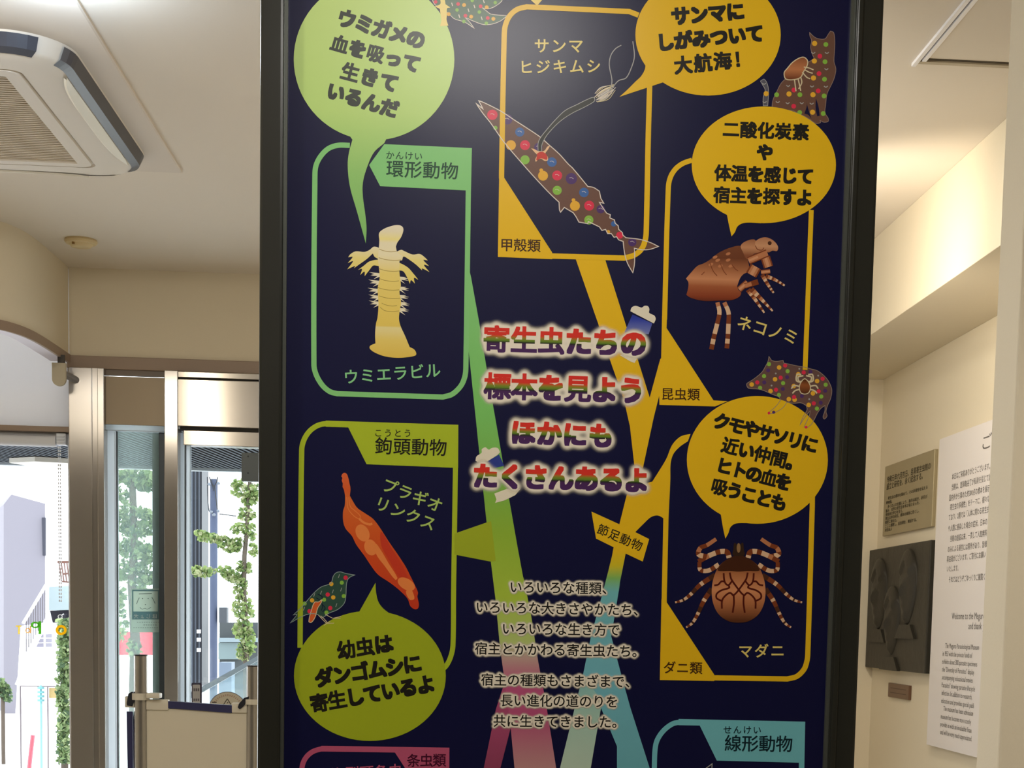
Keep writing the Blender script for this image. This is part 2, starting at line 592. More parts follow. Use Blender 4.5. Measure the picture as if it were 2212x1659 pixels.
MB().box(ax - 0.309, ax + 0.309, ay - 0.309, ay + 0.309, CZ - 0.039, CZ - 0.035).build('filter', mat('filter_dark', (96, 84, 68), 0.9), ac)

# smoke detector on the ceiling
p = at_z(175, 518, CZ)
sd = tag(empty('smoke_detector', (p.x, p.y, CZ)), 'small round cream smoke detector on the ceiling near the curved fascia', 'smoke detector')
SDM = mat('detector_cream', (216, 196, 152), 0.5)


def disc_ring(r, zz, n=32):
    return [(p.x + r * math.cos(2 * math.pi * k / n), p.y + r * math.sin(2 * math.pi * k / n), zz) for k in range(n)]


MB().rings([disc_ring(0.048, CZ), disc_ring(0.050, CZ - 0.006), disc_ring(0.046, CZ - 0.012), disc_ring(0.036, CZ - 0.014), disc_ring(0.030, CZ - 0.022), disc_ring(0.022, CZ - 0.024)], close_last=True).build('housing', SDM, sd, smooth=True)
MB().box(p.x - 0.020, p.x - 0.012, p.y - 0.034, p.y - 0.028, CZ - 0.02, CZ - 0.004).build('sensor_slot', mat('sensor_slot_brown', (150, 116, 66), 0.6), sd)

# end cap of a blind rail under the curved trim
p = at(127, 808, 5.36)
bc = tag(empty('blind_rail_end', tuple(p)), 'beige rounded end cap of a blind rail under the brown trim at the wall corner', 'blind rail end')
CAPM = mat('beige_cap', (186, 176, 152), 0.5)
prof = [(-0.022, 0.036), (0.022, 0.036), (0.022, -0.016)] + [(0.022 * math.cos(a), -0.016 - 0.022 * math.sin(a)) for a in (math.pi * k / 12 for k in range(1, 12))] + [(-0.022, -0.016)]
MB().prism([(p.x + a, p.y, p.z + b) for a, b in prof], (0, 0.014, 0)).build('end_plate', CAPM, bc)
MB().tube([(p.x + 0.012, p.y + 0.014, p.z + 0.004), (p.x + 0.03, p.y + 0.12, p.z - 0.002)], 0.012).build('rail', mat('cap_rail_grey', (150, 150, 156), 0.4, 0.5), bc)
MB().box(p.x - 0.004, p.x + 0.018, p.y + 0.001, p.y + 0.013, p.z + 0.036, 2.34).build('bracket', mat('cap_bracket', (70, 66, 62), 0.5), bc)

# roller blind in the wide window
p0 = at(-60, 950, 5.5)
rb = tag(empty('roller_blind', (-2.2, 5.5, 2.04)), 'white roller blind rolled up at the head of the left window', 'roller blind')
zc = at(60, 951, 5.5).z
RBM = mat('blind_white', (214, 216, 222), 0.7)
MB().tube([(-3.3, 5.51, zc), (-1.356, 5.51, zc)], 0.019, 20).build('roll', RBM, rb, smooth=True)
m = MB()
m.bevbox(-1.354, -1.322, 5.495, 5.525, zc - 0.012, zc + 0.026, 0.002)
for k in range(3):
    m.box(-1.352, -1.326, 5.490, 5.496, zc - 0.006 + k * 0.010, zc - 0.002 + k * 0.010)
m.build('bracket', mat('blind_bracket', (220, 224, 232), 0.4), rb)
m = MB()
for k in range(44):
    zz = zc - 0.02 - k * 0.012
    for xx in (-1.349, -1.343):
        m.bevbox(xx - 0.0018, xx + 0.0018, 5.503, 5.507, zz - 0.0035, zz + 0.0035, 0.0006)
m.build('bead_chain', mat('chain_plastic', (222, 226, 232), 0.3), rb)

# ------------------------------------------------------------------ right wall: plaques and welcome board
def wall_pt(px, py, off=0.0):
    return at_x(px, py, XW - off)


def wall_rect(pts):
    P = [wall_pt(*p) for p in pts]
    ys = sorted(p.y for p in P)
    zs = sorted(p.z for p in P)
    return (ys[0] + ys[1]) / 2, (ys[2] + ys[3]) / 2, (zs[0] + zs[1]) / 2, (zs[2] + zs[3]) / 2


def wall_text(mb, s, y_left, zc_, em, x, squeeze=1.0, bold=0.0):
    """Lettering on the right wall; reads from the far end towards the room."""
    y = y_left
    for ch in s:
        vs, ts, w = glyph(ch)
        for dz in ((-bold, bold) if bold else (0,)):
            mb.add([(x, y - vx * em * squeeze, zc_ + (vy - 0.38) * em + dz) for vx, vy in vs], ts)
        y -= w * em * squeeze


y0, y1, z0, z1 = wall_rect([(1921, 1006), (2027, 972), (2020, 1140), (1912, 1157)])
pq = tag(empty('text_plaque', (XW, (y0 + y1) / 2, (z0 + z1) / 2)), 'olive grey metal plaque with engraved text, upper of the plaques on the right wall', 'plaque')
MB().bevbox(XW - 0.012, XW, y0, y1, z0, z1, 0.002).build('plate', mat('olive_bronze_plate', (158, 146, 116), 0.42, 0.35, var=0.05, bscale=14), pq)
m = MB()
hh = z1 - z0
for i, (s_, fz, e, ind) in enumerate([('令和元年六月吉日、目黒寄生虫館の', 0.80, 0.026, 0.03), ('設立と研究を、永く記念する。', 0.70, 0.026, 0.03), ('　寄生虫の標本を集めて、その多様性を伝える', 0.53, 0.0135, 0.03), ('博物館。', 0.47, 0.0135, 0.03),
                                      ('　多くの人の支援により、展示は続き、研究が', 0.41, 0.0135, 0.03), ('進み、世界の寄生虫を学ぶ場となった。', 0.355, 0.0135, 0.03), ('来館者の学びを支え、', 0.30, 0.0135, 0.03), ('寄生虫学の研究、標本の保存に尽くし、', 0.245, 0.0135, 0.03),
                                      ('教育に努めた。', 0.19, 0.0135, 0.03), ('ここに感謝し、記念碑を、贈呈する。', 0.135, 0.0135, 0.03), ('財団法人', 0.08, 0.0135, 0.03)]):
    n = 16 if e > 0.02 else 22
    wall_text(m, s_, y1 - ind, z0 + hh * fz, e * 0.9, XW - 0.0125, (y1 - y0 - 0.06) / (n * e * 0.9), 0.0006)
m.build('engraved_text', mat('engraving', (92, 84, 62), 0.7), pq)

y0, y1, z0, z1 = wall_rect([(1897, 1187), (2031, 1169), (2017, 1457), (1886, 1440)])
rf = tag(empty('relief_plaque', (XW, (y0 + y1) / 2, (z0 + z1) / 2)), 'large dark bronze relief of three heads on the right wall', 'relief plaque')
BRZ = mat('dark_bronze', (50, 47, 40), 0.5, 0.1, 0.3, bump=0.25, bscale=26, var=0.2)
MB().bevbox(XW - 0.03, XW, y0, y1, z0, z1, 0.004).build('slab', BRZ, rf)
for hy, hz, sc in ((0.22, 0.62, 0.9), (0.70, 0.66, 0.9), (0.46, 0.40, 0.85)):
    # a head in half relief: skull, brow, nose, mouth, chin, collar
    bm = bmesh.new()
    bmesh.ops.create_uvsphere(bm, u_segments=40, v_segments=32, radius=1)
    cy, cz = y1 - (y1 - y0) * hy, z0 + (z1 - z0) * hz
    for v in bm.verts:
        x, y, zz = v.co
        f = max(0, x)
        wdt = 0.105 * (1 - 0.28 * max(0, -zz) ** 1.5)
        dep = 0.022
        d = dep * f
        if f > 0:
            nose = 0.016 * math.exp(-((y) / 0.16) ** 2) * math.exp(-((zz + 0.12) / 0.22) ** 2)
            brow = 0.006 * math.exp(-((abs(y) - 0.3) / 0.22) ** 2) * math.exp(-((zz - 0.18) / 0.09) ** 2)
            eye = -0.006 * math.exp(-((abs(y) - 0.32) / 0.15) ** 2) * math.exp(-((zz - 0.04) / 0.08) ** 2)
            mouth = 0.005 * math.exp(-((y) / 0.22) ** 2) * (math.exp(-((zz + 0.47) / 0.05) ** 2) + math.exp(-((zz + 0.57) / 0.05) ** 2))
            chin = 0.008 * math.exp(-(y / 0.25) ** 2) * math.exp(-((zz + 0.8) / 0.12) ** 2)
            hair = 0.008 * (1 if zz > 0.5 + 0.15 * math.cos(6 * y) else 0)
            d += nose + brow + eye + mouth + chin + hair
        v.co = Vector((XW - 0.028 - d * sc, cy + y * wdt * sc, cz + zz * 0.135 * sc))
    m = MB()
    m.bm(bm)
    m.prism([(XW - 0.029, cy - 0.06, cz - 0.12), (XW - 0.029, cy + 0.06, cz - 0.12), (XW - 0.029, cy + 0.11, cz - 0.165), (XW - 0.029, cy - 0.11, cz - 0.165)], (-0.010, 0, 0))
    m.build('carved_head', BRZ, rf, smooth=True)

y0, y1, z0, z1 = wall_rect([(1926, 1475), (1970, 1481), (1968, 1512), (1923, 1505)])
nl = tag(empty('name_plate', (XW, (y0 + y1) / 2, (z0 + z1) / 2)), 'small brown name plate below the dark bronze relief', 'name plate')
MB().bevbox(XW - 0.010, XW, y0, y1, z0, z1, 0.0015).build('plate', mat('brown_plate', (112, 84, 66), 0.4, 0.3), nl)
m = MB()
for fz in (0.66, 0.34):
    m.box(XW - 0.0104, XW - 0.0101, y0 + 0.03, y1 - 0.03, z0 + (z1 - z0) * fz - 0.0012, z0 + (z1 - z0) * fz + 0.0012)
m.build('engraved_line', mat('plate_line', (84, 62, 48), 0.6), nl)

yb1 = wall_pt(2045, 948).y
zb1, zb0 = wall_pt(2060, 944).z, wall_pt(2065, 1621).z
yb0 = 3.62
wb = tag(empty('welcome_board', (XW, (yb0 + yb1) / 2, (zb0 + zb1) / 2)), 'tall white welcome board with black printed text, partly behind the wall edge', 'notice board')
MB().bevbox(XW - 0.022, XW - 0.001, yb0, yb1, zb0, zb1, 0.001).build('panel', mat('board_white', (226, 220, 218), 0.5, 0, 0.3), wb)
m = MB()
XT = XW - 0.0225
jp = ['本日はご来館ありがとうございます。', '当館は、医師亀谷了が私財を投じて設立', '国内外から集めた約300点の標本を展示', '寄生虫の多様性」をテーマに、様々な', 'ており、2階では「人体に関わる寄生虫', 'や人間に感染した場合の症状、日本の', '当館の創設以来、一貫して入館無料を',
      'のみによる運営には限界があり、皆様', '募金箱がございます。ご寄付にお願い', 'いたします。', 'それではどうぞごゆっくりご観覧くだ']
jl = [(2056, 1030), (2055, 1053), (2050, 1076), (2052, 1096), (2049, 1118), (2048, 1142), (2052, 1164), (2047, 1187), (2045, 1208), (2045, 1229), (2049, 1252)]
for s_, (px, py) in zip(jp, jl):
    q_ = at_x(px, py, XT)
    wall_text(m, s_, q_.y, q_.z, 0.0205, XT, 1.0)
q_ = at_x(2119, 958, XT)
wall_text(m, 'ごあいさつ', q_.y, q_.z, 0.046, XT, 2.0)
for s_, (px, py), e in [('Welcome to the Meguro Parasitological Museum', (2056, 1330), 0.0275), ('and thank you for your visit', (2092, 1351), 0.0275)]:
    q_ = at_x(px, py, XT)
    wall_text(m, s_, q_.y, q_.z, e, XT, 1.0)
en = ['The Meguro Parasitological Museum', 'in 1953 with the private funds of', 'exhibits about 300 parasite specimens', 'the "Diversity of Parasites" display', 'accompanying educational movies', 'Parasites" showing parasite lifecycle', 'infection. In addition to research,',
      'education and provides special publi', 'The museum has been admission', 'museum has become more costly', 'provide us with an invaluable finan', 'and will be very much appreciated.']
for i, s_ in enumerate(en):
    px = (2042, 2036, 2035, 2035, 2035, 2034, 2034, 2033, 2038, 2032, 2031, 2031)[i]
    q_ = at_x(px, 1394 + i * 16.9, XT)
    wall_text(m, s_, q_.y, q_.z, 0.0208, XT, 0.95)
m.build('printed_text', mat('board_ink', (96, 92, 90), 0.6), wb)

# ------------------------------------------------------------------ the display panel and its printed artwork
YP = 2.2                                     # plane of the printed sheet
DL = 0.00005                                 # ink layers sit this far apart


def ink(name, rgb):
    return mat('ink_' + name, rgb, 0.31, 0.0, 0.26)


NAVY = ink('navy', (17, 19, 60))
YEL = ink('yellow', (238, 192, 30))
GRN = ink('green', (138, 208, 130))
LIME = ink('lime', (176, 196, 46))
CYAN = ink('cyan', (118, 196, 208))
PINK = ink('pink', (190, 88, 122))
BLK = ink('black', (34, 32, 28))
WHT = ink('white', (238, 230, 208))
CREAM = ink('cream', (226, 212, 168))
BRN = ink('brown', (112, 80, 68))
DGRN = ink('bottle_green', (52, 84, 72))
RED = ink('red', (226, 52, 82))
DRED = ink('dark_red', (92, 34, 22))
ORG = ink('orange_yellow', (236, 180, 56))
PUR = ink('purple', (82, 52, 112))
BLU = ink('blue', (62, 106, 172))
LGR = ink('leaf_green', (140, 192, 74))
GREY = ink('grey', (170, 170, 168))
OUT = ink('outline_white', (226, 216, 206))
THIN_Y = ink('pale_yellow', (232, 212, 120))
THIN_G = ink('pale_green', (142, 214, 150))
THIN_L = ink('pale_lime', (176, 206, 110))
BROWN_T = ink('brown_lettering', (70, 42, 20))
GREEN_T = ink('green_lettering', (30, 74, 52))
TEAL_T = ink('teal_lettering', (16, 42, 52))
MAR_T = ink('maroon_lettering', (72, 14, 44))
COP = ink('copper', (190, 124, 84))
COPD = ink('dark_copper', (126, 62, 32))
COPL = ink('light_copper', (226, 188, 152))
CHO = ink('chocolate', (78, 44, 28))
ORW = ink('worm_pale', (238, 138, 72))


def grad(name, stops, xref=1150, axis='Z'):
    """Printed colour run down the sheet; stops are (image y, colour)."""
    m = bpy.data.materials.new('ink_' + name)
    m.use_nodes = True
    nt = m.node_tree
    b = nt.nodes['Principled BSDF']
    b.inputs['Roughness'].default_value = 0.31
    b.inputs['Specular IOR Level'].default_value = 0.26
    zs = [at(xref, y, YP).z for y, c in stops]
    hi, lo = zs[0], zs[-1]
    uv = nt.nodes.new('ShaderNodeUVMap')
    sp = nt.nodes.new('ShaderNodeSeparateXYZ')
    mr = nt.nodes.new('ShaderNodeMapRange')
    mr.inputs['From Min'].default_value = hi
    mr.inputs['From Max'].default_value = lo
    rp = nt.nodes.new('ShaderNodeValToRGB')
    els = rp.color_ramp.elements
    while len(els) < len(stops):
        els.new(0.5)
    for e, z, (y, c) in zip(els, zs, stops):
        e.position = (z - hi) / (lo - hi)
        e.color = (*lin(c), 1)
    nt.links.new(uv.outputs[0], sp.inputs[0])
    nt.links.new(sp.outputs['Y'], mr.inputs['Value'])
    nt.links.new(mr.outputs[0], rp.inputs['Fac'])
    nt.links.new(rp.outputs['Color'], b.inputs['Base Color'])
    return m


def title_ink():
    """Red over yellow-green over purple, run inside the height of each title line."""
    m = bpy.data.materials.new('ink_title')
    m.use_nodes = True
    nt = m.node_tree
    b = nt.nodes['Principled BSDF']
    b.inputs['Roughness'].default_value = 0.31
    b.inputs['Specular IOR Level'].default_value = 0.26
    uv = nt.nodes.new('ShaderNodeUVMap')
    sp = nt.nodes.new('ShaderNodeSeparateXYZ')
    rp = nt.nodes.new('ShaderNodeValToRGB')
    els = rp.color_ramp.elements
    stp = [(0.0, (80, 44, 100)), (0.33, (76, 42, 92)), (0.40, (46, 48, 38)), (0.46, (104, 140, 42)), (0.53, (136, 140, 46)),
          (0.64, (222, 58, 44)), (1.0, (226, 50, 44))]
    while len(els) < len(stp):
        els.new(0.5)
    for e, (p, c) in zip(els, stp):
        e.position = p
        e.color = (*lin(c), 1)
    nt.links.new(uv.outputs[0], sp.inputs[0])
    nt.links.new(sp.outputs['Y'], rp.inputs['Fac'])
    nt.links.new(rp.outputs['Color'], b.inputs['Base Color'])
    return m


CROPS = dict(A=(620, 0), B=(1020, 0), C=(1420, 0), D=(620, 300), E=(1020, 300), F=(1400, 300), G=(620, 600), H=(1000, 600),
             I=(1400, 600), J=(620, 900), K=(1000, 900), L=(1400, 800), N=(1400, 1100), O=(600, 1200), Q=(980, 1200), R=(1380, 1400))


def cs(c):
    return 500 / 1807 if c in 'OQ' else 500 / 2212


def z(c, *pts):
    """Points measured in an enlarged detail of the sheet, as image points."""
    k = cs(c)
    x0, y0 = CROPS[c]
    return [(x0 + p[0] * k, y0 + p[1] * k) + tuple(p[2:]) for p in pts]


SQUARE = [(-1 + 0.4 * k, -1) for k in range(5)] + [(1, -1 + 0.4 * k) for k in range(5)] + [(1 - 0.4 * k, 1) for k in range(5)] + [(-1, 1 - 0.4 * k) for k in range(5)]


class Art:
    """One printed motif: flat ink shapes on the sheet."""

    def __init__(s):
        s.v, s.f, s.m, s.uv, s.mats, s.n = [], [], [], [], [], 0

    def mi(s, m):
        if m not in s.mats:
            s.mats.append(m)
        return s.mats.index(m)

    def tris(s, pts, tris, m, layer, uvs=None):
        n = len(s.v)
        s.n += 1
        Y = YP - DL * layer - 2.2e-6 * (s.n % 22)
        for i, p in enumerate(pts):
            w = at(p[0], p[1], Y)
            s.v.append(tuple(w))
            s.uv.append(uvs[i] if uvs else (w.x, w.z))
        k = s.mi(m)
        for t in tris:
            s.f.append([i + n for i in t])
            s.m.append(k)
        return s

    def poly(s, pts, m, layer):
        pts = [(p[0], p[1]) for p in pts]
        return s.tris(pts, tessellate_polygon([[Vector((p[0], p[1], 0)) for p in pts]]), m, layer)

    def blob(s, pts, m, layer, n=5):
        return s.poly(smooth_path(pts, n, True), m, layer)

    def ell(s, cx, cy, rx, ry, m, layer, rot=0, n=40):
        a = math.radians(rot)
        return s.poly([(cx + rx * math.cos(t) * math.cos(a) - ry * math.sin(t) * math.sin(a),
                        cy + rx * math.cos(t) * math.sin(a) + ry * math.sin(t) * math.cos(a))
                       for t in (2 * math.pi * k / n for k in range(n))], m, layer)

    def dot(s, c, x, y, r, m, layer, n=18):
        (px, py), = z(c, (x, y))
        return s.ell(px, py, r * cs(c), r * cs(c), m, layer, 0, n)

    def stroke(s, pts, w, m, layer, closed=False):
        P = [Vector((p[0], p[1])) for p in pts]
        n = len(P)
        ws = w if isinstance(w, (list, tuple)) else [w] * n
        L, Rr = [], []
        for i in range(n):
            a = P[(i - 1) % n] if (closed or i > 0) else P[i]
            b = P[(i + 1) % n] if (closed or i < n - 1) else P[i]
            d1 = (P[i] - a)
            d2 = (b - P[i])
            d1 = d1.normalized() if d1.length > 1e-6 else d2.normalized()
            d2 = d2.normalized() if d2.length > 1e-6 else d1
            t = d1 + d2
            t = t.normalized() if t.length > 1e-6 else d1
            nn = Vector((-t.y, t.x))
            k = 1 / max(0.5, abs(nn.dot(Vector((-d1.y, d1.x)))))
            L.append(P[i] + nn * ws[i] * 0.5 * k)
            Rr.append(P[i] - nn * ws[i] * 0.5 * k)
        if isinstance(m, list):
            for i in range(n - 1):
                s.tris([(p.x, p.y) for p in (L[i], L[i + 1], Rr[i + 1], Rr[i])], [(0, 1, 2), (0, 2, 3)], m[int(i * len(m) / (n - 1))], layer)
            return s
        ts = []
        for i in range(n if closed else n - 1):
            j = (i + 1) % n
            ts += [(i, j, n + j), (i, n + j, n + i)]
        return s.tris([(p.x, p.y) for p in L + Rr], ts, m, layer)

    def curve(s, c, pts, w, m, layer, n=5, closed=False):
        return s.stroke(smooth_path(z(c, *pts), n, closed), w * cs(c), m, layer, closed)

    def text(s, c, string, first, last, em, m, layer, bold=0.0, kbold=None, tilt=None, title=False, square=False):
        (a,), (b,) = z(c, first), z(c, last)
        for ch, ctr, ex, ey in line_layout(string, a, b, em * cs(c), tilt):
            vs, ts, w = glyph(ch)
            r = bold if ord(ch) < 0x4E00 else (kbold if kbold is not None else bold * 0.55)
            offs = [(0, 0)]
            if r > 0:
                sq = ex.normalized(), ey.normalized()
                offs += [tuple((sq[0] * i_ + sq[1] * j_) * r * 0.9) for i_, j_ in SQUARE] if square else [(r * math.cos(2 * math.pi * k / 10), r * math.sin(2 * math.pi * k / 10)) for k in range(10)]
            for dx, dyy in offs:
                pts, uvs = [], []
                for vx, vy in vs:
                    p = ctr + ex * (vx - 0.5 * w) + ey * (vy - 0.38)
                    pts.append((p.x + dx, p.y + dyy))
                    uvs.append((vx, (vy - 0.38) / 1.06 + 0.5 - dyy / (em * cs(c))))
                s.tris(pts, ts, m, layer, uvs if title else None)
        return s

    def build(s, name, parent):
        me = bpy.data.meshes.new(name)
        off = world_loc(parent)
        me.from_pydata([tuple(Vector(v) - off) for v in s.v], [], s.f)
        for m in s.mats:
            me.materials.append(m)
        me.polygons.foreach_set('material_index', s.m)
        ul = me.uv_layers.new(name='UVMap')
        idx = np.empty(len(me.loops), dtype=np.int32)
        me.loops.foreach_get('vertex_index', idx)
        ul.data.foreach_set('uv', np.array(s.uv, dtype=np.float32)[idx].ravel())
        me.update()
        o = bpy.data.objects.new(name, me)
        COL.objects.link(o)
        o.parent = parent
        return o


def glow(lines, parent, name, step, grow, blur, gain, layer, rgb):
    """Soft printed halo round lettering: a fine grid whose ink coverage is held per vertex."""
    items = [it for l in lines for it in line_layout(*l)]
    xs = [it[1].x for it in items]
    ys = [it[1].y for it in items]
    pad = items[0][2].length
    x0, x1, y0, y1 = min(xs) - pad * 1.1, max(xs) + pad * 1.1, min(ys) - pad * 1.1, max(ys) + pad * 1.1
    nx, ny = int((x1 - x0) / step) + 1, int((y1 - y0) / step) + 1
    g = np.zeros((ny, nx), dtype=np.float32)
    for ch, c, ex, ey in items:
        vs, ts, w = glyph(ch)
        q = [((c + ex * (vx - 0.5 * w) + ey * (vy - 0.38))) for vx, vy in vs]
        q = [((p.x - x0) / step, (p.y - y0) / step) for p in q]
        for t in ts:
            (ax, ay), (bx, by), (cx, cy) = (q[i] for i in t)
            ia, ib = max(int(min(ax, bx, cx)), 0), min(int(max(ax, bx, cx)) + 2, nx)
            ja, jb = max(int(min(ay, by, cy)), 0), min(int(max(ay, by, cy)) + 2, ny)
            yy, xx = np.mgrid[ja:jb, ia:ib].astype(np.float32)
            d1 = (bx - ax) * (yy - ay) - (by - ay) * (xx - ax)
            d2 = (cx - bx) * (yy - by) - (cy - by) * (xx - bx)
            d3 = (ax - cx) * (yy - cy) - (ay - cy) * (xx - cx)
            e = 0.7 * max(1, abs(bx - ax) + abs(by - ay))
            ins = ((d1 > -.6) & (d2 > -.6) & (d3 > -.6)) | ((d1 < .6) & (d2 < .6) & (d3 < .6))
            g[ja:jb, ia:ib][ins] = 1
    r = int(round(grow / step))
    big = g.copy()
    for dy in range(-r, r + 1):
        for dx in range(-r, r + 1):
            if dx * dx + dy * dy <= r * r + 0.5:
                big = np.maximum(big, np.roll(np.roll(g, dy, 0), dx, 1))
    k = max(1, int(round(blur / step)))
    for _ in range(3):
        for ax in (0, 1):
            acc = sum(np.roll(big, i, ax) for i in range(-k, k + 1))
            big = acc / (2 * k + 1)
    al = np.clip(big * gain, 0, 1)
    al = al * al * (3 - 2 * al)
    keep = al > 0.01
    cell = keep[:-1, :-1] | keep[1:, :-1] | keep[:-1, 1:] | keep[1:, 1:]
    used = np.zeros_like(keep)
    used[:-1, :-1] |= cell
    used[1:, :-1] |= cell
    used[:-1, 1:] |= cell
    used[1:, 1:] |= cell
    ids = -np.ones(keep.shape, dtype=np.int64)
    jj, ii = np.nonzero(used)
    ids[jj, ii] = np.arange(len(jj))
    off = world_loc(parent)
    Y = YP - DL * layer
    vs = [tuple(at(x0 + i * step, y0 + j * step, Y) - off) for j, i in zip(jj, ii)]
    cj, ci = np.nonzero(cell)
    fs = [(int(ids[j, i]), int(ids[j, i + 1]), int(ids[j + 1, i + 1]), int(ids[j + 1, i])) for j, i in zip(cj, ci)]
    me = bpy.data.meshes.new(name)
    me.from_pydata(vs, [], fs)
    a = me.attributes.new('coverage', 'FLOAT', 'POINT')
    a.data.foreach_set('value', al[jj, ii].astype(np.float32))
    m = bpy.data.materials.get('ink_halo') or bpy.data.materials.new('ink_halo')
    m.use_nodes = True
    nt = m.node_tree
    b = nt.nodes['Principled BSDF']
    b.inputs['Base Color'].default_value = (*lin(rgb), 1)
    b.inputs['Roughness'].default_value = 0.31
    b.inputs['Specular IOR Level'].default_value = 0.26
    an = nt.nodes.new('ShaderNodeAttribute')
    an.attribute_name = 'coverage'
    nt.links.new(an.outputs['Fac'], b.inputs['Alpha'])
    me.materials.append(m)
    o = bpy.data.objects.new(name, me)
    COL.objects.link(o)
    o.parent = parent
    return o


panel = tag(empty('display_panel', (0.148, 2.24, 0)), 'tall navy exhibit panel in a glossy black frame covered with parasite drawings and speech bubbles', 'display panel')
FRM = mat('black_gloss_frame', (40, 41, 36), 0.3, 0.0, 0.4)
BEAD = mat('grey_bead', (92, 96, 90), 0.35, 0.4)
SHEET_X0, SHEET_X1, SHEET_Z0, SHEET_Z1 = -0.2335, 0.5235, 0.42, 2.58
MB().box(SHEET_X0 - 0.012, SHEET_X1 + 0.012, YP, YP + 0.006, SHEET_Z0, SHEET_Z1).build('poster_sheet', NAVY, panel)
fr = MB()
fy0, fy1 = YP - 0.014, YP + 0.075
fr.bevbox(-0.2705, -0.2395, fy0, fy1, 0.02, 2.62, 0.004)
fr.bevbox(0.5285, 0.5665, fy0, fy1, 0.02, 2.62, 0.004)
fr.bevbox(0.5300, 0.5385, fy0 - 0.003, fy0 + 0.02, 0.03, 2.61, 0.002)
fr.bevbox(-0.2395, 0.5285, fy0, fy1, 2.58, 2.62, 0.004)
fr.bevbox(-0.2395, 0.5285, fy0, fy1, 0.02, 0.42, 0.004)
fr.box(-0.262, 0.558, YP + 0.0065, fy1 - 0.004, 0.05, 2.6)
fr.build('frame', FRM, panel)
bd = MB()
bd.box(-0.2395, -0.2350, YP - 0.007, YP + 0.001, 0.42, 2.58)
bd.box(0.5235, 0.5285, YP - 0.007, YP + 0.001, 0.42, 2.58)
bd.build('bead_strip', BEAD, panel)
MB().bevbox(-0.29, 0.586, YP - 0.16, YP + 0.2, 0, 0.02, 0.004).build('base_plate', FRM, panel)

# ---- branching tree of animal groups
T = Art()
g1 = grad('trunk', [(586, (138, 208, 130)), (900, (128, 204, 106)), (1060, (132, 188, 78)), (1150, (150, 190, 62)), (1290, (176, 204, 70)),
                    (1385, (186, 206, 122)), (1415, (200, 172, 160)), (1470, (196, 92, 138)), (1550, (186, 84, 128)), (1659, (198, 148, 150))], 1090)
g1b = grad('trunk_side', [(1480, (186, 84, 128)), (1659, (150, 68, 100))], 1070)
g2 = grad('branch', [(556, (238, 192, 30)), (1190, (238, 192, 30)), (1222, (214, 196, 40)), (1248, (134, 190, 96)), (1278, (116, 190, 196)),
                     (1440, (118, 190, 206)), (1659, (112, 184, 198))], 1320)
g2b = grad('branch_pale', [(1440, (124, 194, 200)), (1540, (170, 208, 194)), (1659, (192, 216, 198))], 1260)
T.poly([(1014.5, 586)] + z('G', (1760, 0), (1835, 420), (1905, 850), (2045, 1659)) + z('K', (385, 455), (440, 780), (520, 1235), (580, 1560))
       + z('Q', (545, 165), (605, 470), (660, 830), (720, 1150), (800, 1659), (830, 1800), (470, 1800), (475, 1659), (445, 1345), (395, 960), (360, 700), (325, 330), (290, 45))
       + z('K', (270, 1385), (225, 1000), (200, 760), (120, 0)) + z('G', (1835, 1640), (1735, 690), (1725, 690)) + [(1008, 586)], g1, 3)
T.poly(z('Q', (395, 960), (385, 1030), (330, 1200), (235, 1659), (205, 1800), (330, 1800), (365, 1659), (445, 1345)), g1b, 3)
T.poly(z('E', (990, 1150), (1270, 1150)) + z('H', (1560, 460), (1670, 780), (1785, 1145), (1885, 780), (1900, 760), (1900, 1050), (1875, 1130))
       + z('K', (1825, 0), (1720, 490), (1740, 640)) + smooth_path(z('K', (1810, 620, 1), (1880, 510), (1945, 400), (2000, 270), (2080, 190), (2175, 165, 1), (2150, 235, 1), (2070, 290), (2010, 360), (1985, 450), (1982, 600), (1965, 970, 1),
           (1950, 1659, 1), (1900, 1659, 1), (1920, 975, 1), (1880, 950), (1840, 945), (1790, 965), (1730, 1020), (1645, 1105, 1)), 6) + z('K', (1555, 1308), (1485, 1659))
       + z('Q', (1300, 210), (1270, 390), (1230, 630), (1300, 900), (1380, 1190), (1530, 1659), (1580, 1800), (1275, 1800), (1275, 1490), (1150, 1190), (1010, 930), (1070, 640), (1145, 360), (1205, 130))
       + z('K', (1425, 1330), (1440, 1248), (1495, 1030), (1560, 770), (1640, 480), (1585, 0)) + z('H', (1600, 1440), (1540, 1170), (1400, 770), (1290, 430), (1140, 0)), g2, 3)
T.poly(z('Q', (1010, 930), (940, 1210), (830, 1659), (795, 1800), (1045, 1800), (1070, 1659), (1150, 1190), (1130, 1100)), g2b, 4)
T.poly(z('K', (1228, 907), (1498, 1030), (1640, 1100), (1780, 1170), (1718, 1385), (1555, 1308), (1440, 1248), (1272, 1165)), YEL, 5)
T.poly(z('J', (1600, 1118), (1905, 1012), (1950, 1000), (1972, 1180), (1995, 1380), (1945, 1385), (1600, 1318)), ink('olive', (164, 180, 44)), 5)
tr = T.build('branch_diagram', panel)
Art().text('K', '節足動物', (1340, 1085), (1662, 1222), 112, BLK, 9, 0.25, tilt=21).build('lettering', tr)


# ---- rounded boxes, one per animal group
def box(name, draw, texts):
    a = Art()
    draw(a)
    o = a.build(name, panel)
    for t in texts:
        Art().text(*t[:6], 9, *t[6:]).build('lettering', o)
    return o


def d_annelid(a):
    a.stroke(smooth_path(z('D', (600, 62), (490, 61), (400, 90), (330, 155), (282, 240), (267, 330)) + z('G', (257, 830), (280, 930), (340, 1030), (410, 1088), (480, 1108, 1), (1490, 1140, 1), (1580, 1112), (1660, 1035), (1698, 950), (1709, 860)) + z('D', (1733, 480))), 11.3, GRN, 4)
    a.poly(z('D', (930, 50), (1767, 88), (1758, 495), (890, 452), (785, 250)), GRN, 5)


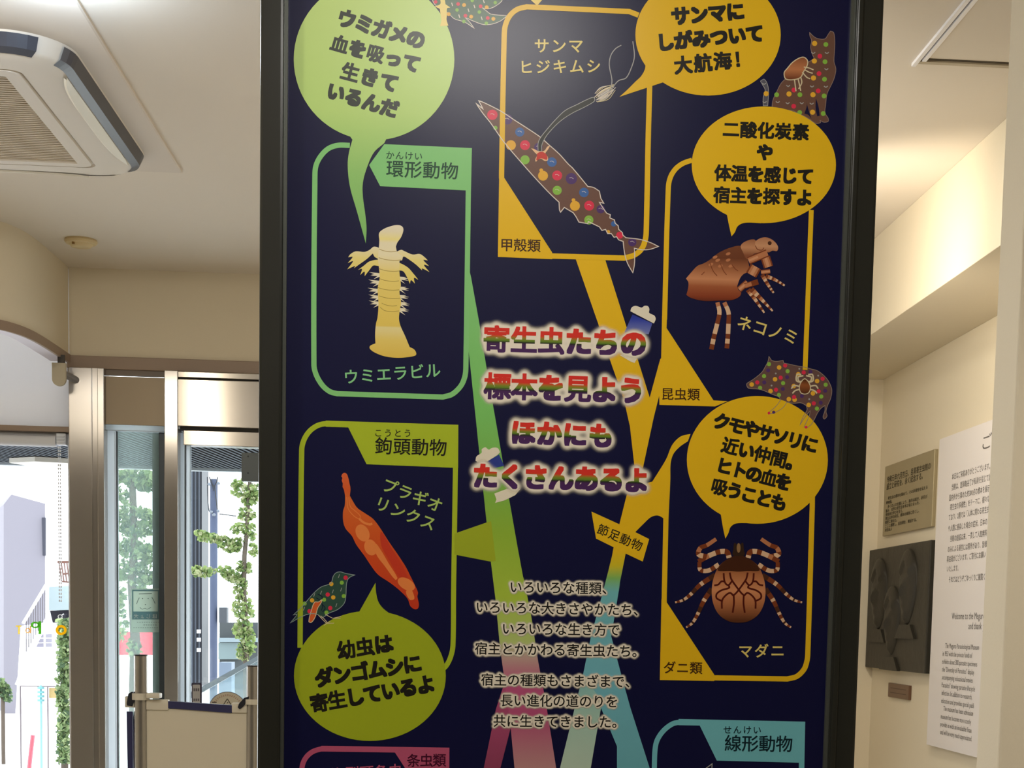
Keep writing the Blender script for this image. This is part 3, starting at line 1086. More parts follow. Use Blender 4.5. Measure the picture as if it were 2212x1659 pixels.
box('annelid_box', d_annelid, [('D', 'かんけい', (985, 155), (1255, 165), 84, GREEN_T, 0.15, None, 2), ('D', '環形動物', (1032, 285), (1555, 305), 172, GREEN_T, 0.4, 0.4, 2),
                               ('G', 'ウミエラビル', (612, 945), (1395, 885), 150, THIN_G, 0.55, None, -3)])


def d_thorny(a):
    a.stroke(smooth_path(z('J', (600, 72, 1), (370, 68), (290, 86), (215, 140), (163, 220), (140, 320)) + z('O', (174, 720))), 11.4, LIME, 4)
    a.stroke(smooth_path(z('J', (1610, 470), (1592, 1659)) + z('O', (1368, 700), (1350, 790), (1315, 860), (1270, 900))), 10.8, LIME, 4)
    a.poly(z('J', (370, 38), (1637, 78), (1635, 490), (760, 455), (585, 103), (370, 97)), LIME, 5)


box('thorny_headed_worm_box', d_thorny, [('J', 'こうとう', (872, 155), (1152, 158), 82, BLK, 0.15, None, 1), ('J', '鉤頭動物', (925, 278), (1445, 295), 172, BLK, 0.4, 0.4, 2),
                                         ('J', 'プラギオ', (985, 665), (1415, 835), 150, THIN_L, 0.55, None, 21), ('J', 'リンクス', (915, 840), (1350, 1010), 150, THIN_L, 0.55, None, 21)])


def d_crust(a):
    a.stroke(smooth_path(z('B', (1590, 145), (1500, 110, 1), (520, 65, 1), (430, 90), (360, 150), (318, 240), (306, 340), (281, 1659)) + z('E', (281, 380))), 11.4, YEL, 6)
    a.poly(z('E', (258, 350), (305, 350), (305, 370), (765, 1087), (765, 1150), (245, 1128)), YEL, 6)
    a.stroke(smooth_path(z('E', (750, 1119, 1), (1455, 1139, 1), (1550, 1110), (1620, 1050), (1655, 960), (1664, 860), (1682, 0)) + z('B', (1697, 780))), 11.6, YEL, 6)


box('crustacean_box', d_crust, [('B', 'サンマ', (665, 437), (990, 437), 150, THIN_Y, 0.55, None, 0), ('B', 'ヒジキムシ', (515, 640), (1160, 630), 145, THIN_Y, 0.55, None, -1),
                                ('E', '甲殻類', (330, 1012), (590, 1020), 132, BROWN_T, 0.35, 0.35, 1)])


def d_insect(a):
    a.stroke(smooth_path(z('F', (420, 203), (330, 236), (260, 290), (212, 370), (193, 470)) + z('I', (157, 400))), 11, YEL, 6)
    a.poly(z('I', (133, 370), (181, 370), (176, 480), (625, 1172), (760, 1180), (640, 1230), (108, 1215), (100, 900), (125, 770)), YEL, 6)
    a.stroke(smooth_path(z('F', (1560, 680)) + z('I', (1500, 880))), 10.4, YEL, 6)


box('insect_box', d_insect, [('I', 'ネコノミ', (925, 435), (1365, 560), 150, THIN_Y, 0.55, None, 17), ('I', '昆虫類', (185, 1110), (435, 1115), 124, BROWN_T, 0.3, 0.3, 1)])


def d_tick(a):
    a.stroke(z('N', (172, 0), (153, 900)), 11, YEL, 6)
    a.poly(z('N', (128, 860), (178, 860), (178, 890), (632, 1581), (632, 1642), (112, 1632)), YEL, 6)
    a.stroke(smooth_path(z('N', (620, 1611, 1), (1330, 1622, 1), (1420, 1598), (1490, 1530), (1518, 1450), (1526, 1380), (1568, 0)) + z('L', (1570, 1200))), 11.2, YEL, 6)


box('tick_box', d_tick, [('N', 'マダニ', (930, 1355), (1238, 1350), 140, THIN_Y, 0.55, None, 0), ('N', 'ダニ類', (205, 1512), (458, 1517), 124, BROWN_T, 0.35, 0.35, 1)])


def d_nema(a):
    a.poly(z('R', (380, 677), (1590, 703), (1582, 1100), (1574, 1700), (1520, 1700), (1530, 1095), (745, 1075), (582, 740), (380, 737)), CYAN, 5)
    a.stroke(smooth_path(z('R', (400, 706, 1), (320, 725), (235, 790), (175, 880), (155, 970), (148, 1146), (140, 1700))), 11, CYAN, 5)
    a.curve('R', [(640, 1150), (700, 1106, 1), (690, 1300)], 9, GREY, 5)


box('nematode_box', d_nema, [('R', 'せんけい', (847, 780), (1130, 782), 84, TEAL_T, 0.15, None, 1), ('R', '線形動物', (900, 908), (1390, 915), 166, TEAL_T, 0.4, 0.4, 1)])


def d_tape(a):
    a.poly(z('O', (340, 1485), (1340, 1500), (1338, 1800), (1085, 1800), (915, 1538), (340, 1530)), PINK, 5)
    a.stroke(smooth_path(z('O', (345, 1508, 1), (275, 1530), (222, 1575), (192, 1640), (176, 1800))), 11, PINK, 5)


box('tapeworm_box', d_tape, [('O', '条虫類', (1060, 1600), (1262, 1597), 108, MAR_T, 0.35, 0.35, 0), ('O', '日本海裂頭条虫', (248, 1720), (918, 1680), 114, PINK, 0.3, 0.3, -3)])


# ---- speech bubbles
def bubble(m, ell, tail, texts, tm, name='speech_bubble', b=2.8, kb=1.75):
    a = Art()
    a.ell(*ell[:4], m, 7, ell[4] if len(ell) > 4 else 0, 72)
    a.poly(smooth_path(tail, 6, True), m, 7)
    o = a.build(name, panel)
    for t in texts:
        Art().text(*t[:5], tm, 9, b, kb, *t[5:], square=True).build('lettering', o)
    return o


gb = grad('bubble_green', [(-60, (205, 232, 146)), (240, (192, 226, 134)), (380, (150, 204, 118)), (530, (132, 194, 112))], 800)
bubble(gb, (808, 128, 173.5, 175), z('A', (600, 1300, 1), (625, 1335, 1)) + z('D', (592, 130), (580, 250), (600, 450), (670, 700), (753, 1000, 1), (760, 850), (745, 700), (725, 550), (725, 420), (762, 280), (830, 130), (928, 42, 1), (950, 0, 1), (700, -60, 1)),
       [('A', 'ウミガメの', (572, 180), (1232, 372), 182, 16), ('A', '血を吸って', (505, 422), (1190, 600), 172, 16), ('A', '生きて', (605, 690), (975, 785), 180, 15), ('A', 'いるんだ', (468, 880), (978, 1030), 176, 15)], ink('glare_grey_lettering', (62, 68, 62)))  # black letters greyed: glare on the upper sheet is put into the ink
bubble(YEL, (1529.5, 75, 157, 131.5), z('B', (1640, 560, 1), (1655, 640), (1620, 720), (1560, 780), (1480, 860), (1408, 925, 1), (1830, 785, 1), (2000, 600, 1)),
       [('C', 'サンマに', (222, 150), (745, 108), 180, -5), ('C', 'しがみついて', (75, 400), (930, 320), 175, -5.5), ('C', '大航海！', (247, 620), (812, 562), 178, -5)], BLK)
bubble(YEL, (1650, 356, 155.8, 126), z('F', (740, 690, 1), (752, 718, 1), (772, 820), (797, 932, 1), (830, 890), (852, 840), (890, 812), (950, 800), (1080, 806, 1), (1000, 600, 1)),
       [('C', '二酸化炭素', (705, 1235), (1370, 1260), 164, 2), ('C', 'や', (1028, 1455), (1028, 1455), 160, 2), ('F', '体温を感じて', (715, 325), (1505, 355), 164, 2), ('F', '宿主を探すよ', (705, 535), (1495, 560), 164, 2)], BLK, b=2.1, kb=1.45)
bubble(YEL, (1636, 993.5, 152.3, 138), z('L', (680, 1360, 1), (695, 1380, 1), (715, 1500), (738, 1608, 1), (765, 1560), (787, 1500), (830, 1467), (900, 1459), (1060, 1465, 1), (1000, 1300, 1)),
       [('L', 'クモやサソリに', (705, 490), (1545, 705), 165, 14.5), ('L', '近い仲間。', (785, 725), (1403, 886), 165, 14.5), ('L', 'ヒトの血を', (730, 915), (1295, 1065), 164, 14.5), ('L', '吸うことも', (685, 1115), (1250, 1260), 164, 14.5)], BLK, b=2.1, kb=1.45)
bubble(ink('lime_bubble', (166, 182, 38)), (799, 1460, 164, 140.5), z('O', (632, 450, 1), (640, 432, 1), (700, 325), (763, 212, 1), (768, 290), (785, 360), (820, 410), (872, 452, 1), (750, 560, 1)),
       [('O', '幼虫は', (535, 735), (825, 690), 150, -8), ('O', 'ダンゴムシに', (362, 950), (1050, 845), 150, -9), ('O', '寄生しているよ', (325, 1150), (1155, 1005), 150, -10)], BLK, b=2.5, kb=1.7)

# ---- big headline with its glow
TIT = [('H', '寄生虫たちの', (322, 585), (1630, 625), 262), ('H', '標本を見よう', (330, 1035), (1610, 1075), 262), ('K', 'ほかにも', (575, 150), (1320, 180), 240), ('K', 'たくさんあるよ', (215, 565), (1660, 605), 245)]
TI = title_ink()
for c, s_, a0, b0, em in TIT:
    to = Art().text(c, s_, a0, b0, em, TI, 12, 3.3, 2.2, title=True, square=True).build('headline_lettering', panel)
    glow([(s_, z(c, a0)[0], z(c, b0)[0], em * cs(c))], to, 'glow', 2.0, 7.0, 4.6, 1.42, 11, (255, 251, 242))

BODY = [('いろいろな種類、', (485, 245), (1208, 256)), ('いろいろな大きさやかたち、', (220, 402), (1453, 425)), ('いろいろな生き方で', (425, 570), (1250, 580)), ('宿主とかかわる寄生虫たち。', (215, 725), (1443, 748)),
        ('宿主の種類もさまざまで、', (262, 968), (1388, 985)), ('長い進化の道のりを', (413, 1130), (1235, 1140)), ('共に生きてきました。', (358, 1290), (1286, 1300))]
for s_, a0, b0 in BODY:
    bo = Art().text('Q', s_, a0, b0, 103, BLK, 12, 0.35, 0.3).build('paragraph_lettering', panel)
    glow([(s_, z('Q', a0)[0], z('Q', b0)[0], 103 * cs('Q'))], bo, 'glow', 1.5, 2.4, 1.9, 1.3, 11, (244, 236, 218))

# ---- two capped tubes behind the headline
a = Art()
tb = grad('tube_blue', [(674, (40, 48, 130)), (690, (50, 66, 170)), (720, (120, 130, 190))], 1380)
a.poly(z('H', (1620, 350), (1810, 436), (1775, 540), (1545, 520)), tb, 8)
a.blob(z('H', (1600, 320, 1), (1612, 285), (1650, 268), (1708, 285), (1735, 268), (1768, 272), (1782, 300), (1780, 335), (1830, 362), (1842, 395), (1825, 437, 1)), WHT, 8)
a.build('tube_drawing', panel)
a = Art()
a.poly(z('H', (1500, 740), (1600, 800), (1640, 815), (1675, 750), (1600, 700)), WHT, 8)
a.build('tube_end_drawing', panel)
a = Art()
a.poly(z('K', (230, 430), (345, 362), (395, 470), (260, 500)), ink('tube_blue', (50, 66, 150)), 8)
a.blob(z('K', (120, 420, 1), (130, 380), (178, 345), (180, 312), (215, 293), (247, 315), (280, 298), (332, 300), (355, 340, 1), (330, 365), (230, 430, 1), (160, 445)), WHT, 8)
a.build('tube_drawing', panel)
a = Art()
a.poly(z('K', (300, 735), (320, 790), (308, 825), (400, 800), (500, 750), (550, 690), (420, 690)), WHT, 8)
a.build('tube_end_drawing', panel)

# ---- gill leech
a = Art()
lg = grad('leech', [(486, (240, 230, 204)), (500, (240, 230, 196)), (517, (246, 232, 150)), (524, (242, 232, 196)), (550, (242, 232, 194)), (590, (240, 218, 124)), (700, (236, 208, 100)), (704, (236, 208, 100)), (708, (238, 224, 160)), (735, (238, 212, 112)), (775, (232, 198, 86))], 840)
lf = grad('leech_fin', [(530, (242, 234, 204)), (560, (240, 224, 140)), (615, (238, 216, 104))], 840)
WSP = ink('leech_bristle', (240, 232, 204))
body = z('D', (877, 915), (888, 888), (930, 858), (980, 838), (1030, 825), (1075, 825), (1105, 842), (1112, 875), (1090, 940), (1055, 990), (1040, 1030, 1), (1055, 1085), (1110, 1122, 1), (1100, 1160, 1), (1075, 1165, 1), (1075, 1280), (1088, 1400), (1075, 1460), (1090, 1560)) \
    + z('G', (1080, 300), (1070, 390), (1085, 460), (1130, 560), (1172, 662, 1), (1215, 685), (1235, 720), (1228, 742), (1160, 758), (1050, 765), (930, 750), (830, 710), (790, 675), (795, 650), (845, 627, 1), (842, 540), (850, 440), (865, 380), (874, 250)) \
    + z('D', (866, 1430), (885, 1330), (880, 1250), (868, 1150, 1), (877, 1050, 1), (882, 970))
for c, cl in (('D', [((875, 1300), -1), ((868, 1372), -1), ((862, 1450), -1), ((868, 1515), -1), ((872, 1572), -1), ((1080, 1330), 1), ((1082, 1425), 1), ((1078, 1505), 1), ((1088, 1572), 1), ((1082, 1630), 1)]),):
    for (x, y), sg in cl:
        for dx, dy in ((92, -30), (80, 8), (48, 46), (70, -4)) if sg < 0 else ((82, 28), (88, 8), (50, 62), (60, -10)):
            a.poly(z(c, (x - sg * 22, y - 15), (x + sg * dx, y + dy * 0.9), (x - sg * 22, y + 13)), WSP, 7)
for pts in ([(885, 1050), (830, 1030), (790, 1060), (740, 1080), (655, 1075), (602, 1105), (585, 1132, 1), (627, 1128), (580, 1187, 1), (632, 1168), (575, 1247, 1), (650, 1215), (640, 1236, 1), (690, 1200), (760, 1150), (820, 1095, 1), (840, 1130), (885, 1145)],
            [(885, 1158), (790, 1170), (730, 1215), (678, 1252, 1), (716, 1243), (700, 1300, 1), (740, 1268), (742, 1312, 1), (790, 1250), (825, 1210), (885, 1212)],
            [(1040, 1090), (1090, 1060), (1120, 1072), (1200, 1105), (1270, 1100), (1320, 1135), (1345, 1162, 1), (1303, 1157), (1357, 1215, 1), (1308, 1204), (1362, 1273, 1), (1290, 1238), (1292, 1258, 1), (1230, 1200), (1150, 1142), (1115, 1125), (1060, 1150)],
            [(1060, 1185), (1150, 1225), (1210, 1290), (1255, 1347, 1), (1214, 1328), (1222, 1383, 1), (1185, 1350), (1175, 1386, 1), (1140, 1310), (1110, 1265), (1060, 1250)]):
    a.blob(z('D', *pts), lf, 7, 4)
a.blob(body, lg, 8, 5)
SEG = ink('leech_line', (176, 150, 72))
for x0, x1, y in ((878, 1045, 1052), (876, 1090, 1135), (878, 1075, 1240), (882, 1070, 1335), (866, 1072, 1420), (880, 1085, 1500), (905, 1050, 1570)):
    a.curve('D', [(x0, y), (x0 + (x1 - x0) * .3, y + 18), (x0 + (x1 - x0) * .7, y + 27), (x1, y + 22)], 5, SEG, 9)
a.curve('G', [(890, 282), (930, 312), (1000, 324), (1070, 316)], 5, SEG, 9)
a.build('leech_drawing', panel)

# ---- orange worm
a = Art()
og = grad('worm', [(1020, (226, 108, 60)), (1060, (222, 96, 44)), (1080, (224, 110, 48)), (1150, (216, 92, 38)), (1210, (212, 78, 34)), (1320, (200, 60, 36))], 800)
a.poly(z('J', (540, 537), (526, 552), (518, 570), (530, 585), (522, 610), (534, 640), (530, 670), (545, 700), (555, 755), (600, 755), (607, 700), (605, 670), (597, 640), (590, 600), (578, 560), (568, 545), (555, 536)), og, 7)
a.blob(z('J', (555, 755, 1), (552, 850), (536, 900), (537, 1000), (560, 1070), (620, 1140), (660, 1220), (740, 1330), (800, 1420), (870, 1510)) + z('O', (880, 215), (960, 280), (1015, 340), (1035, 395), (1070, 420), (1095, 412), (1102, 380), (1090, 320), (1095, 290), (1070, 230), (1040, 170), (1000, 90))
       + z('J', (1060, 1320), (970, 1190), (880, 1050), (820, 975), (740, 920), (670, 870), (625, 800), (600, 755, 1)), og, 7, 4)
rg = ink('worm_red', (204, 62, 38))
a.blob(z('J', (900, 1100), (1000, 1260), (1090, 1400), (1150, 1540), (1080, 1540), (980, 1380), (900, 1230)), rg, 8)
for cx, cy, rx, ry, ro in ((722, 1112, 62, 86, -28), (800, 1250, 60, 78, -20), (1140, 1600, 90, 52, 30)):
    (px, py), = z('J', (cx, cy))
    a.ell(px, py, rx * cs('J'), ry * cs('J'), ORW, 9, ro)
a.blob(z('J', (850, 1215), (900, 1280), (970, 1400), (1055, 1540), (1035, 1560), (935, 1430), (850, 1310)), ORW, 9)
a.blob(z('O', (1000, 280), (1040, 265), (1060, 300), (1065, 340), (1030, 345)), ORW, 9)
a.curve('J', [(570, 770), (585, 880), (640, 950), (690, 975), (700, 950), (650, 900), (605, 860), (590, 770)], 7, ORW, 9)
a.curve('J', [(690, 975), (730, 1010), (790, 1030), (815, 1022)], 22, ORW, 9)
a.build('worm_drawing', panel)

# ---- flea
a = Art()
fg = grad('flea', [(530, (120, 70, 44)), (556, (112, 62, 38)), (585, (176, 112, 74)), (602, (206, 140, 98)), (618, (164, 92, 56)), (640, (138, 62, 34)), (650, (104, 44, 26))], 1520)
fh = grad('flea_head', [(512, (176, 118, 84)), (532, (206, 152, 112)), (545, (168, 108, 76))], 1660)
fl = grad('flea_thorax', [(515, (150, 92, 60)), (535, (200, 142, 102)), (552, (136, 80, 52))], 1620)
a.blob(z('F', (362, 1335, 1), (400, 1290), (470, 1215), (530, 1190), (590, 1155), (680, 1085), (800, 1035), (890, 1025), (935, 1100), (958, 1180), (966, 1240), (955, 1275, 1), (915, 1290), (880, 1330), (850, 1410, 1), (862, 1440), (890, 1470), (870, 1510), (800, 1540), (700, 1545), (560, 1550), (480, 1540), (400, 1515), (365, 1490, 1), (382, 1430), (385, 1370)), fg, 7, 4)
for x, y in ((640, 1130), (665, 1160), (765, 1098), (765, 1158), (600, 1200), (690, 1215), (790, 1215)):
    a.ell(1400 + x * cs('F'), 300 + y * cs('F'), 5.6, 3.2, COP, 8, -20, 8)
for p in ([(590, 1180), (620, 1260), (660, 1310)], [(690, 1190), (720, 1260), (750, 1300)], [(800, 1200), (830, 1240), (860, 1262)], [(510, 1300), (540, 1270)]):
    a.curve('F', p, 7, COPD, 8)
a.blob(z('F', (885, 1022), (930, 980), (1020, 963), (1050, 1050), (1100, 1070), (1010, 1100), (945, 1150), (905, 1080)), fl, 8)
a.blob(z('F', (1022, 990), (1060, 955), (1120, 940), (1180, 960), (1225, 1000), (1243, 1040), (1230, 1072), (1190, 1068), (1150, 1085), (1090, 1065), (1042, 1052)), fh, 9)
a.curve('F', [(1025, 1020), (1045, 1055), (1090, 1062), (1105, 1040)], 7, COPD, 10)
a.dot('F', 1162, 996, 19, CHO, 10)


def leg(a, c, pts, w0, w1, cols, layer, n=5):
    p = smooth_path(z(c, *pts), n)
    k = cs(c)
    m = len(p) - 1
    a.stroke(p, [(w0 + (w1 - w0) * i / m) * k for i in range(m + 1)], list(cols), layer)


def bar(a, c, p, q, w, layer):
    leg(a, c, [p, q], w, w, [COPD], layer, 2)
    leg(a, c, [p, q], w * .7, w * .7, [COP], layer + .3, 2)
    leg(a, c, [p, q], w * .3, w * .3, [ink('flea_sheen', (212, 152, 112))], layer + .6, 2)


bar(a, 'F', (960, 1165), (1140, 1090), 74, 9)
bar(a, 'F', (1120, 1130), (1150, 1225), 92, 8)
bar(a, 'F', (1080, 1275), (1166, 1265), 44, 9)
bar(a, 'F', (985, 1300), (1030, 1220), 110, 8)
bar(a, 'F', (925, 1405), (1052, 1365), 52, 9)
bar(a, 'F', (870, 1440), (950, 1370), 60, 8)
STR = [COPD, COP, COPL, COPD, COP, COPL, COPD, COPL, COPD, COPL]
leg(a, 'F', [(1125, 1310), (1220, 1350), (1305, 1402)], 40, 18, STR, 9)
leg(a, 'F', [(1090, 1300), (1150, 1400), (1200, 1472)], 40, 18, STR, 9)
leg(a, 'F', [(955, 1440), (1020, 1530), (1110, 1662)], 52, 16, STR, 9)
leg(a, 'F', [(985, 1435), (1090, 1540), (1190, 1645)], 52, 16, STR, 9)
leg(a, 'I', [(662, 235), (682, 330), (660, 440), (630, 560), (605, 685)], 40, 44, [COP, COPL, COPL, COPD, COPD, COPL, COPL, COPD, COPL, COPD], 6.5)
leg(a, 'I', [(728, 235), (768, 330), (768, 440), (762, 560), (752, 675)], 40, 44, [COP, COPL, COPL, COPD, COPD, COPL, COPL, COPD, COPL, COPD], 6.5)
a.build('flea_drawing', panel)

# ---- tick
a = Art()
tg = grad('tick', [(1195, (66, 34, 20)), (1215, (84, 46, 28)), (1240, (178, 112, 70)), (1275, (214, 144, 98)), (1300, (184, 116, 74)), (1340, (92, 50, 28))], 1595)
for sg in (1, -1):
    def mx(*p):
        return [((x - 865) * sg + 865, y) for x, y in p]
    TS = [CHO, COPD, COPL, COPD, CHO, COPL, COPD, COPL, CHO, COPL, COPD, COPL]
    leg(a, 'N', mx((650, 285), (560, 345), (500, 370), (482, 430), (560, 455)), 36, 50, [COP, COP, COPD, COPD, COP, COPD, COPL, COPD], 7)
    leg(a, 'N', mx((480, 500), (580, 445), (690, 405), (755, 410), (775, 465)), 46, 50, [COPD, COP, COPL, COPD, COPL, COPD, COPD, COPL], 7.3)
    leg(a, 'N', mx((490, 505), (500, 580), (580, 585), (675, 528)), 38, 44, [COPD, COPL, COPD, COPL, COPL, COPD, COPL], 7.6)
    leg(a, 'N', mx((640, 630), (500, 720), (400, 820), (330, 870), (258, 890)), 50, 18, TS, 7)
    leg(a, 'N', mx((610, 760), (530, 880), (470, 1010), (420, 1090), (364, 1130)), 50, 18, TS, 7)
a.blob(z('N', (865, 440), (960, 470), (1050, 540), (1105, 660), (1122, 790), (1105, 910), (1050, 1010), (960, 1070), (865, 1084), (770, 1070), (680, 1010), (625, 910), (608, 790), (625, 660), (680, 540), (770, 470)), tg, 8)
a.blob(z('N', (865, 440), (950, 465), (1030, 525), (1065, 585), (950, 590), (865, 596), (780, 590), (665, 585), (700, 525), (780, 465)), ink('tick_shield', (70, 36, 20)), 9)
a.blob(z('N', (825, 320), (865, 345), (905, 318), (915, 380), (920, 440), (810, 440), (815, 380)), ink('tick_mouth', (54, 36, 24)), 9)
(px, py), = z('N', (865, 370))
a.ell(px, py, 18 * cs('N'), 46 * cs('N'), ink('tick_tongue', (150, 116, 78)), 10)
TL = ink('tick_line', (84, 24, 16))
for sg in (1, -1):
    def mx(*p):
        return [((x - 866) * sg + 866, y) for x, y in p]
    for p in (mx((780, 605), (792, 660), (805, 685), (840, 735), (890, 800), (925, 830)), mx((722, 610), (728, 680), (745, 715), (768, 725), (800, 690)), mx((632, 728), (670, 720), (700, 690), (725, 690)),
              mx((768, 722), (775, 750), (700, 775), (655, 810), (655, 850), (700, 875)), mx((705, 950), (708, 870), (745, 820), (785, 800), (818, 830)), mx((818, 825), (820, 900), (808, 990))):
        a.curve('N', p, 17, TL, 10)
a.build('tick_drawing', panel)


# ---- ornament dots
def dots(a, c, spec, layer):
    for m, r, pts in spec:
        for x, y in pts:
            a.dot(c, x, y, r, m, layer, 16)
            if r > 34 and m is not ORG:
                a.curve(c, [(x - 20, y - 6), (x, y - 10), (x + 20, y + 2)], 4, OUT, layer + .4)


# ---- saury with its copepod
a = Art()
fish = z('B', (62, 962, 1), (110, 980), (270, 1060), (400, 1145), (540, 1235), (650, 1310), (740, 1390), (830, 1470), (920, 1570)) + z('E', (960, 280), (1060, 400), (1105, 455, 1), (1160, 465), (1215, 500, 1), (1230, 570, 1), (1258, 615, 1), (1215, 605, 1), (1250, 660), (1285, 710, 1), (1320, 725, 1), (1315, 755, 1), (1360, 775, 1), (1365, 805, 1), (1395, 830, 1), (1400, 865, 1), (1435, 895, 1), (1440, 920, 1), (1470, 945, 1), (1600, 960), (1700, 990), (1780, 1028, 1), (1700, 1055), (1620, 1060), (1550, 1045, 1), (1553, 1100), (1550, 1200), (1535, 1278, 1), (1490, 1200), (1465, 1130), (1450, 1050), (1443, 980, 1), (1400, 965, 1), (1380, 935, 1), (1355, 940, 1), (1330, 905, 1), (1295, 905, 1), (1275, 865, 1), (1240, 875, 1), (1215, 840, 1), (1110, 790, 1), (1105, 810, 1), (1020, 795, 1), (990, 740), (965, 705, 1), (880, 655, 1), (845, 700, 1), (835, 680), (830, 605, 1), (760, 540), (640, 415), (500, 260), (300, 25)) + z('B', (180, 1180), (100, 1080), (35, 985, 1), (106, 1045, 1))
fp = smooth_path(fish, 4, True)
a.poly(fp, BRN, 2)
a.stroke(fp, 2.0, OUT, 8, True)
dots(a, 'E', [(ORG, 48, [(370, 60), (677, 352), (982, 640)]), (RED, 48, [(505, 60), (812, 350), (1118, 638)]), (RED, 34, [(1410, 920)]), (PUR, 54, [(948, 380)]), (PUR, 40, [(632, 78), (1228, 672), (1530, 988)]), (LGR, 44, [(505, 200), (812, 492), (1115, 775)]), (BLU, 46, [(762, 222), (1068, 512)]), (BLU, 26, [(1352, 812)]), (ORG, 18, [(1300, 888), (660, 300), (968, 585)])], 3)
dots(a, 'B', [(RED, 50, [(193, 1097)]), (PUR, 50, [(335, 1140)]), (BLU, 44, [(455, 1262)]), (LGR, 20, [(222, 1222)])], 3)
a.build('fish_drawing', panel)
a = Art()
cb = smooth_path(z('B', (630, 1445, 1), (630, 1370), (650, 1320), (720, 1230), (800, 1140), (890, 1055), (1000, 1000), (1090, 955), (1160, 930), (1172, 955), (1158, 975), (1080, 1020), (950, 1085), (840, 1160), (740, 1260), (690, 1330), (665, 1390), (665, 1445, 1)), 5, True)
a.poly(cb, ink('copepod', (44, 46, 40)), 9)
a.stroke(cb, 1.4, GREY, 10, True)
rnd = random.Random(3)
for _ in range(34):
    t = rnd.uniform(-1, 1)
    l0, l1 = rnd.uniform(0, 70), rnd.uniform(130, 235)
    ux, uy, nx_, ny_ = 0.85, -0.53, 0.53, 0.85
    w = lambda l: 30 + 40 * math.sin(min(1, l / 200) * math.pi)
    a.curve('B', [(1170 + ux * l + nx_ * t * w(l), 950 + uy * l + ny_ * t * w(l)) for l in (l0, (l0 + l1) / 2, l1)], 5, rnd.choice([GREY, CREAM, OUT]), 10)
for p in ([(1330, 835), (1335, 760), (1310, 620), (1325, 530), (1370, 465), (1425, 432)], [(1345, 830), (1400, 770), (1470, 745), (1520, 650), (1550, 540), (1535, 395)]):
    a.curve('B', p, 9, GREY, 10)
star = smooth_path(z('E', (563, 90, 1), (595, 98), (640, 120), (690, 112), (718, 75), (748, 62, 1), (722, 105), (700, 140), (722, 172), (722, 205), (695, 212), (660, 192), (630, 200), (608, 218), (603, 195), (620, 155), (600, 132)), 5, True)
a.poly(star, ink('peach', (240, 196, 150)), 10)
a.blob(z('E', (622, 140), (660, 122), (700, 140), (718, 172), (712, 200), (660, 186), (615, 205), (618, 165)), ink('copepod_red', (206, 56, 42)), 11)
a.build('copepod_drawing', panel)

# ---- cat with a flea
a = Art()
cat = smooth_path(z('C', (1455, 310, 1), (1490, 345), (1530, 368), (1600, 372), (1632, 330), (1655, 297, 1), (1685, 312), (1696, 400), (1692, 500), (1688, 590), (1706, 660), (1690, 745), (1660, 815), (1622, 895), (1608, 1000), (1602, 1080), (1632, 1130), (1632, 1160), (1590, 1168), (1555, 1150, 1), (1558, 1172), (1510, 1178), (1440, 1130), (1300, 1060, 1), (1095, 1030, 1), (1105, 955), (1135, 890), (1180, 800), (1240, 740), (1350, 640), (1440, 595), (1500, 560, 1), (1478, 510), (1465, 450), (1474, 385), (1458, 345)), 4, True)
a.poly(cat, ink('cat_brown', (112, 80, 66)), 2)
a.stroke(cat, 1.3, ink('cat_outline', (150, 130, 122)), 3, True)
a.blob(z('C', (1415, 940, 1), (1442, 1040), (1472, 1135, 1), (1445, 1100), (1405, 1085, 1), (1428, 1010)), NAVY, 3)
a.blob(z('C', (1515, 940, 1), (1538, 1010), (1552, 1105, 1), (1528, 1112, 1), (1512, 1040)), NAVY, 3)
tl = smooth_path(z('C', (985, 775, 1), (1020, 757), (1050, 800), (1062, 870), (1055, 1010, 1), (1012, 1010, 1), (1012, 930), (1030, 860), (1005, 810)), 4, True)
a.poly(tl, ink('cat_tail', (92, 92, 104)), 2)
a.stroke(tl, 1.2, GREY, 3, True)
dots(a, 'C', [(ORG, 25, [(1503, 415), (1500, 583), (1492, 745), (1487, 905), (1483, 1072), (1258, 898), (1040, 895)]), (LGR, 23, [(1610, 425), (1602, 590), (1597, 757), (1593, 917), (1362, 905), (1140, 905), (1360, 1075), (1585, 1085)]), (RED, 23, [(1553, 537), (1545, 703), (1537, 868), (1305, 860), (1303, 1015)])], 4)
for x, y in ((1620, 505), (1615, 660), (1250, 820), (1478, 825), (1610, 828), (1150, 975), (1245, 985), (1380, 985), (1475, 990), (1490, 505), (1020, 800), (1025, 975)):
    a.curve('C', [(x - 18, y - 6), (x, y + 6), (x + 18, y - 6)], 9, GREY, 4)
FO = ink('small_outline', (220, 206, 170))
fb = smooth_path(z('C', (1212, 695), (1245, 650), (1290, 598), (1350, 558), (1400, 547), (1435, 580), (1430, 630), (1400, 680), (1370, 738), (1310, 760), (1228, 755)), 4, True)
a.poly(fb, grad('small_flea', [(124, (150, 90, 56)), (150, (196, 126, 82)), (172, (110, 56, 32))], 1720), 5)
a.stroke(fb, 2.2, FO, 6, True)
for p in ([(1400, 640), (1450, 650), (1492, 668)], [(1405, 665), (1450, 690), (1485, 700)], [(1385, 690), (1430, 740), (1460, 752)], [(1310, 755), (1318, 820), (1325, 872)], [(1345, 755), (1358, 810), (1370, 868)], [(1370, 735), (1380, 790), (1350, 850)]):
    a.curve('C', p, 11, FO, 6)
a.build('cat_drawing', panel)

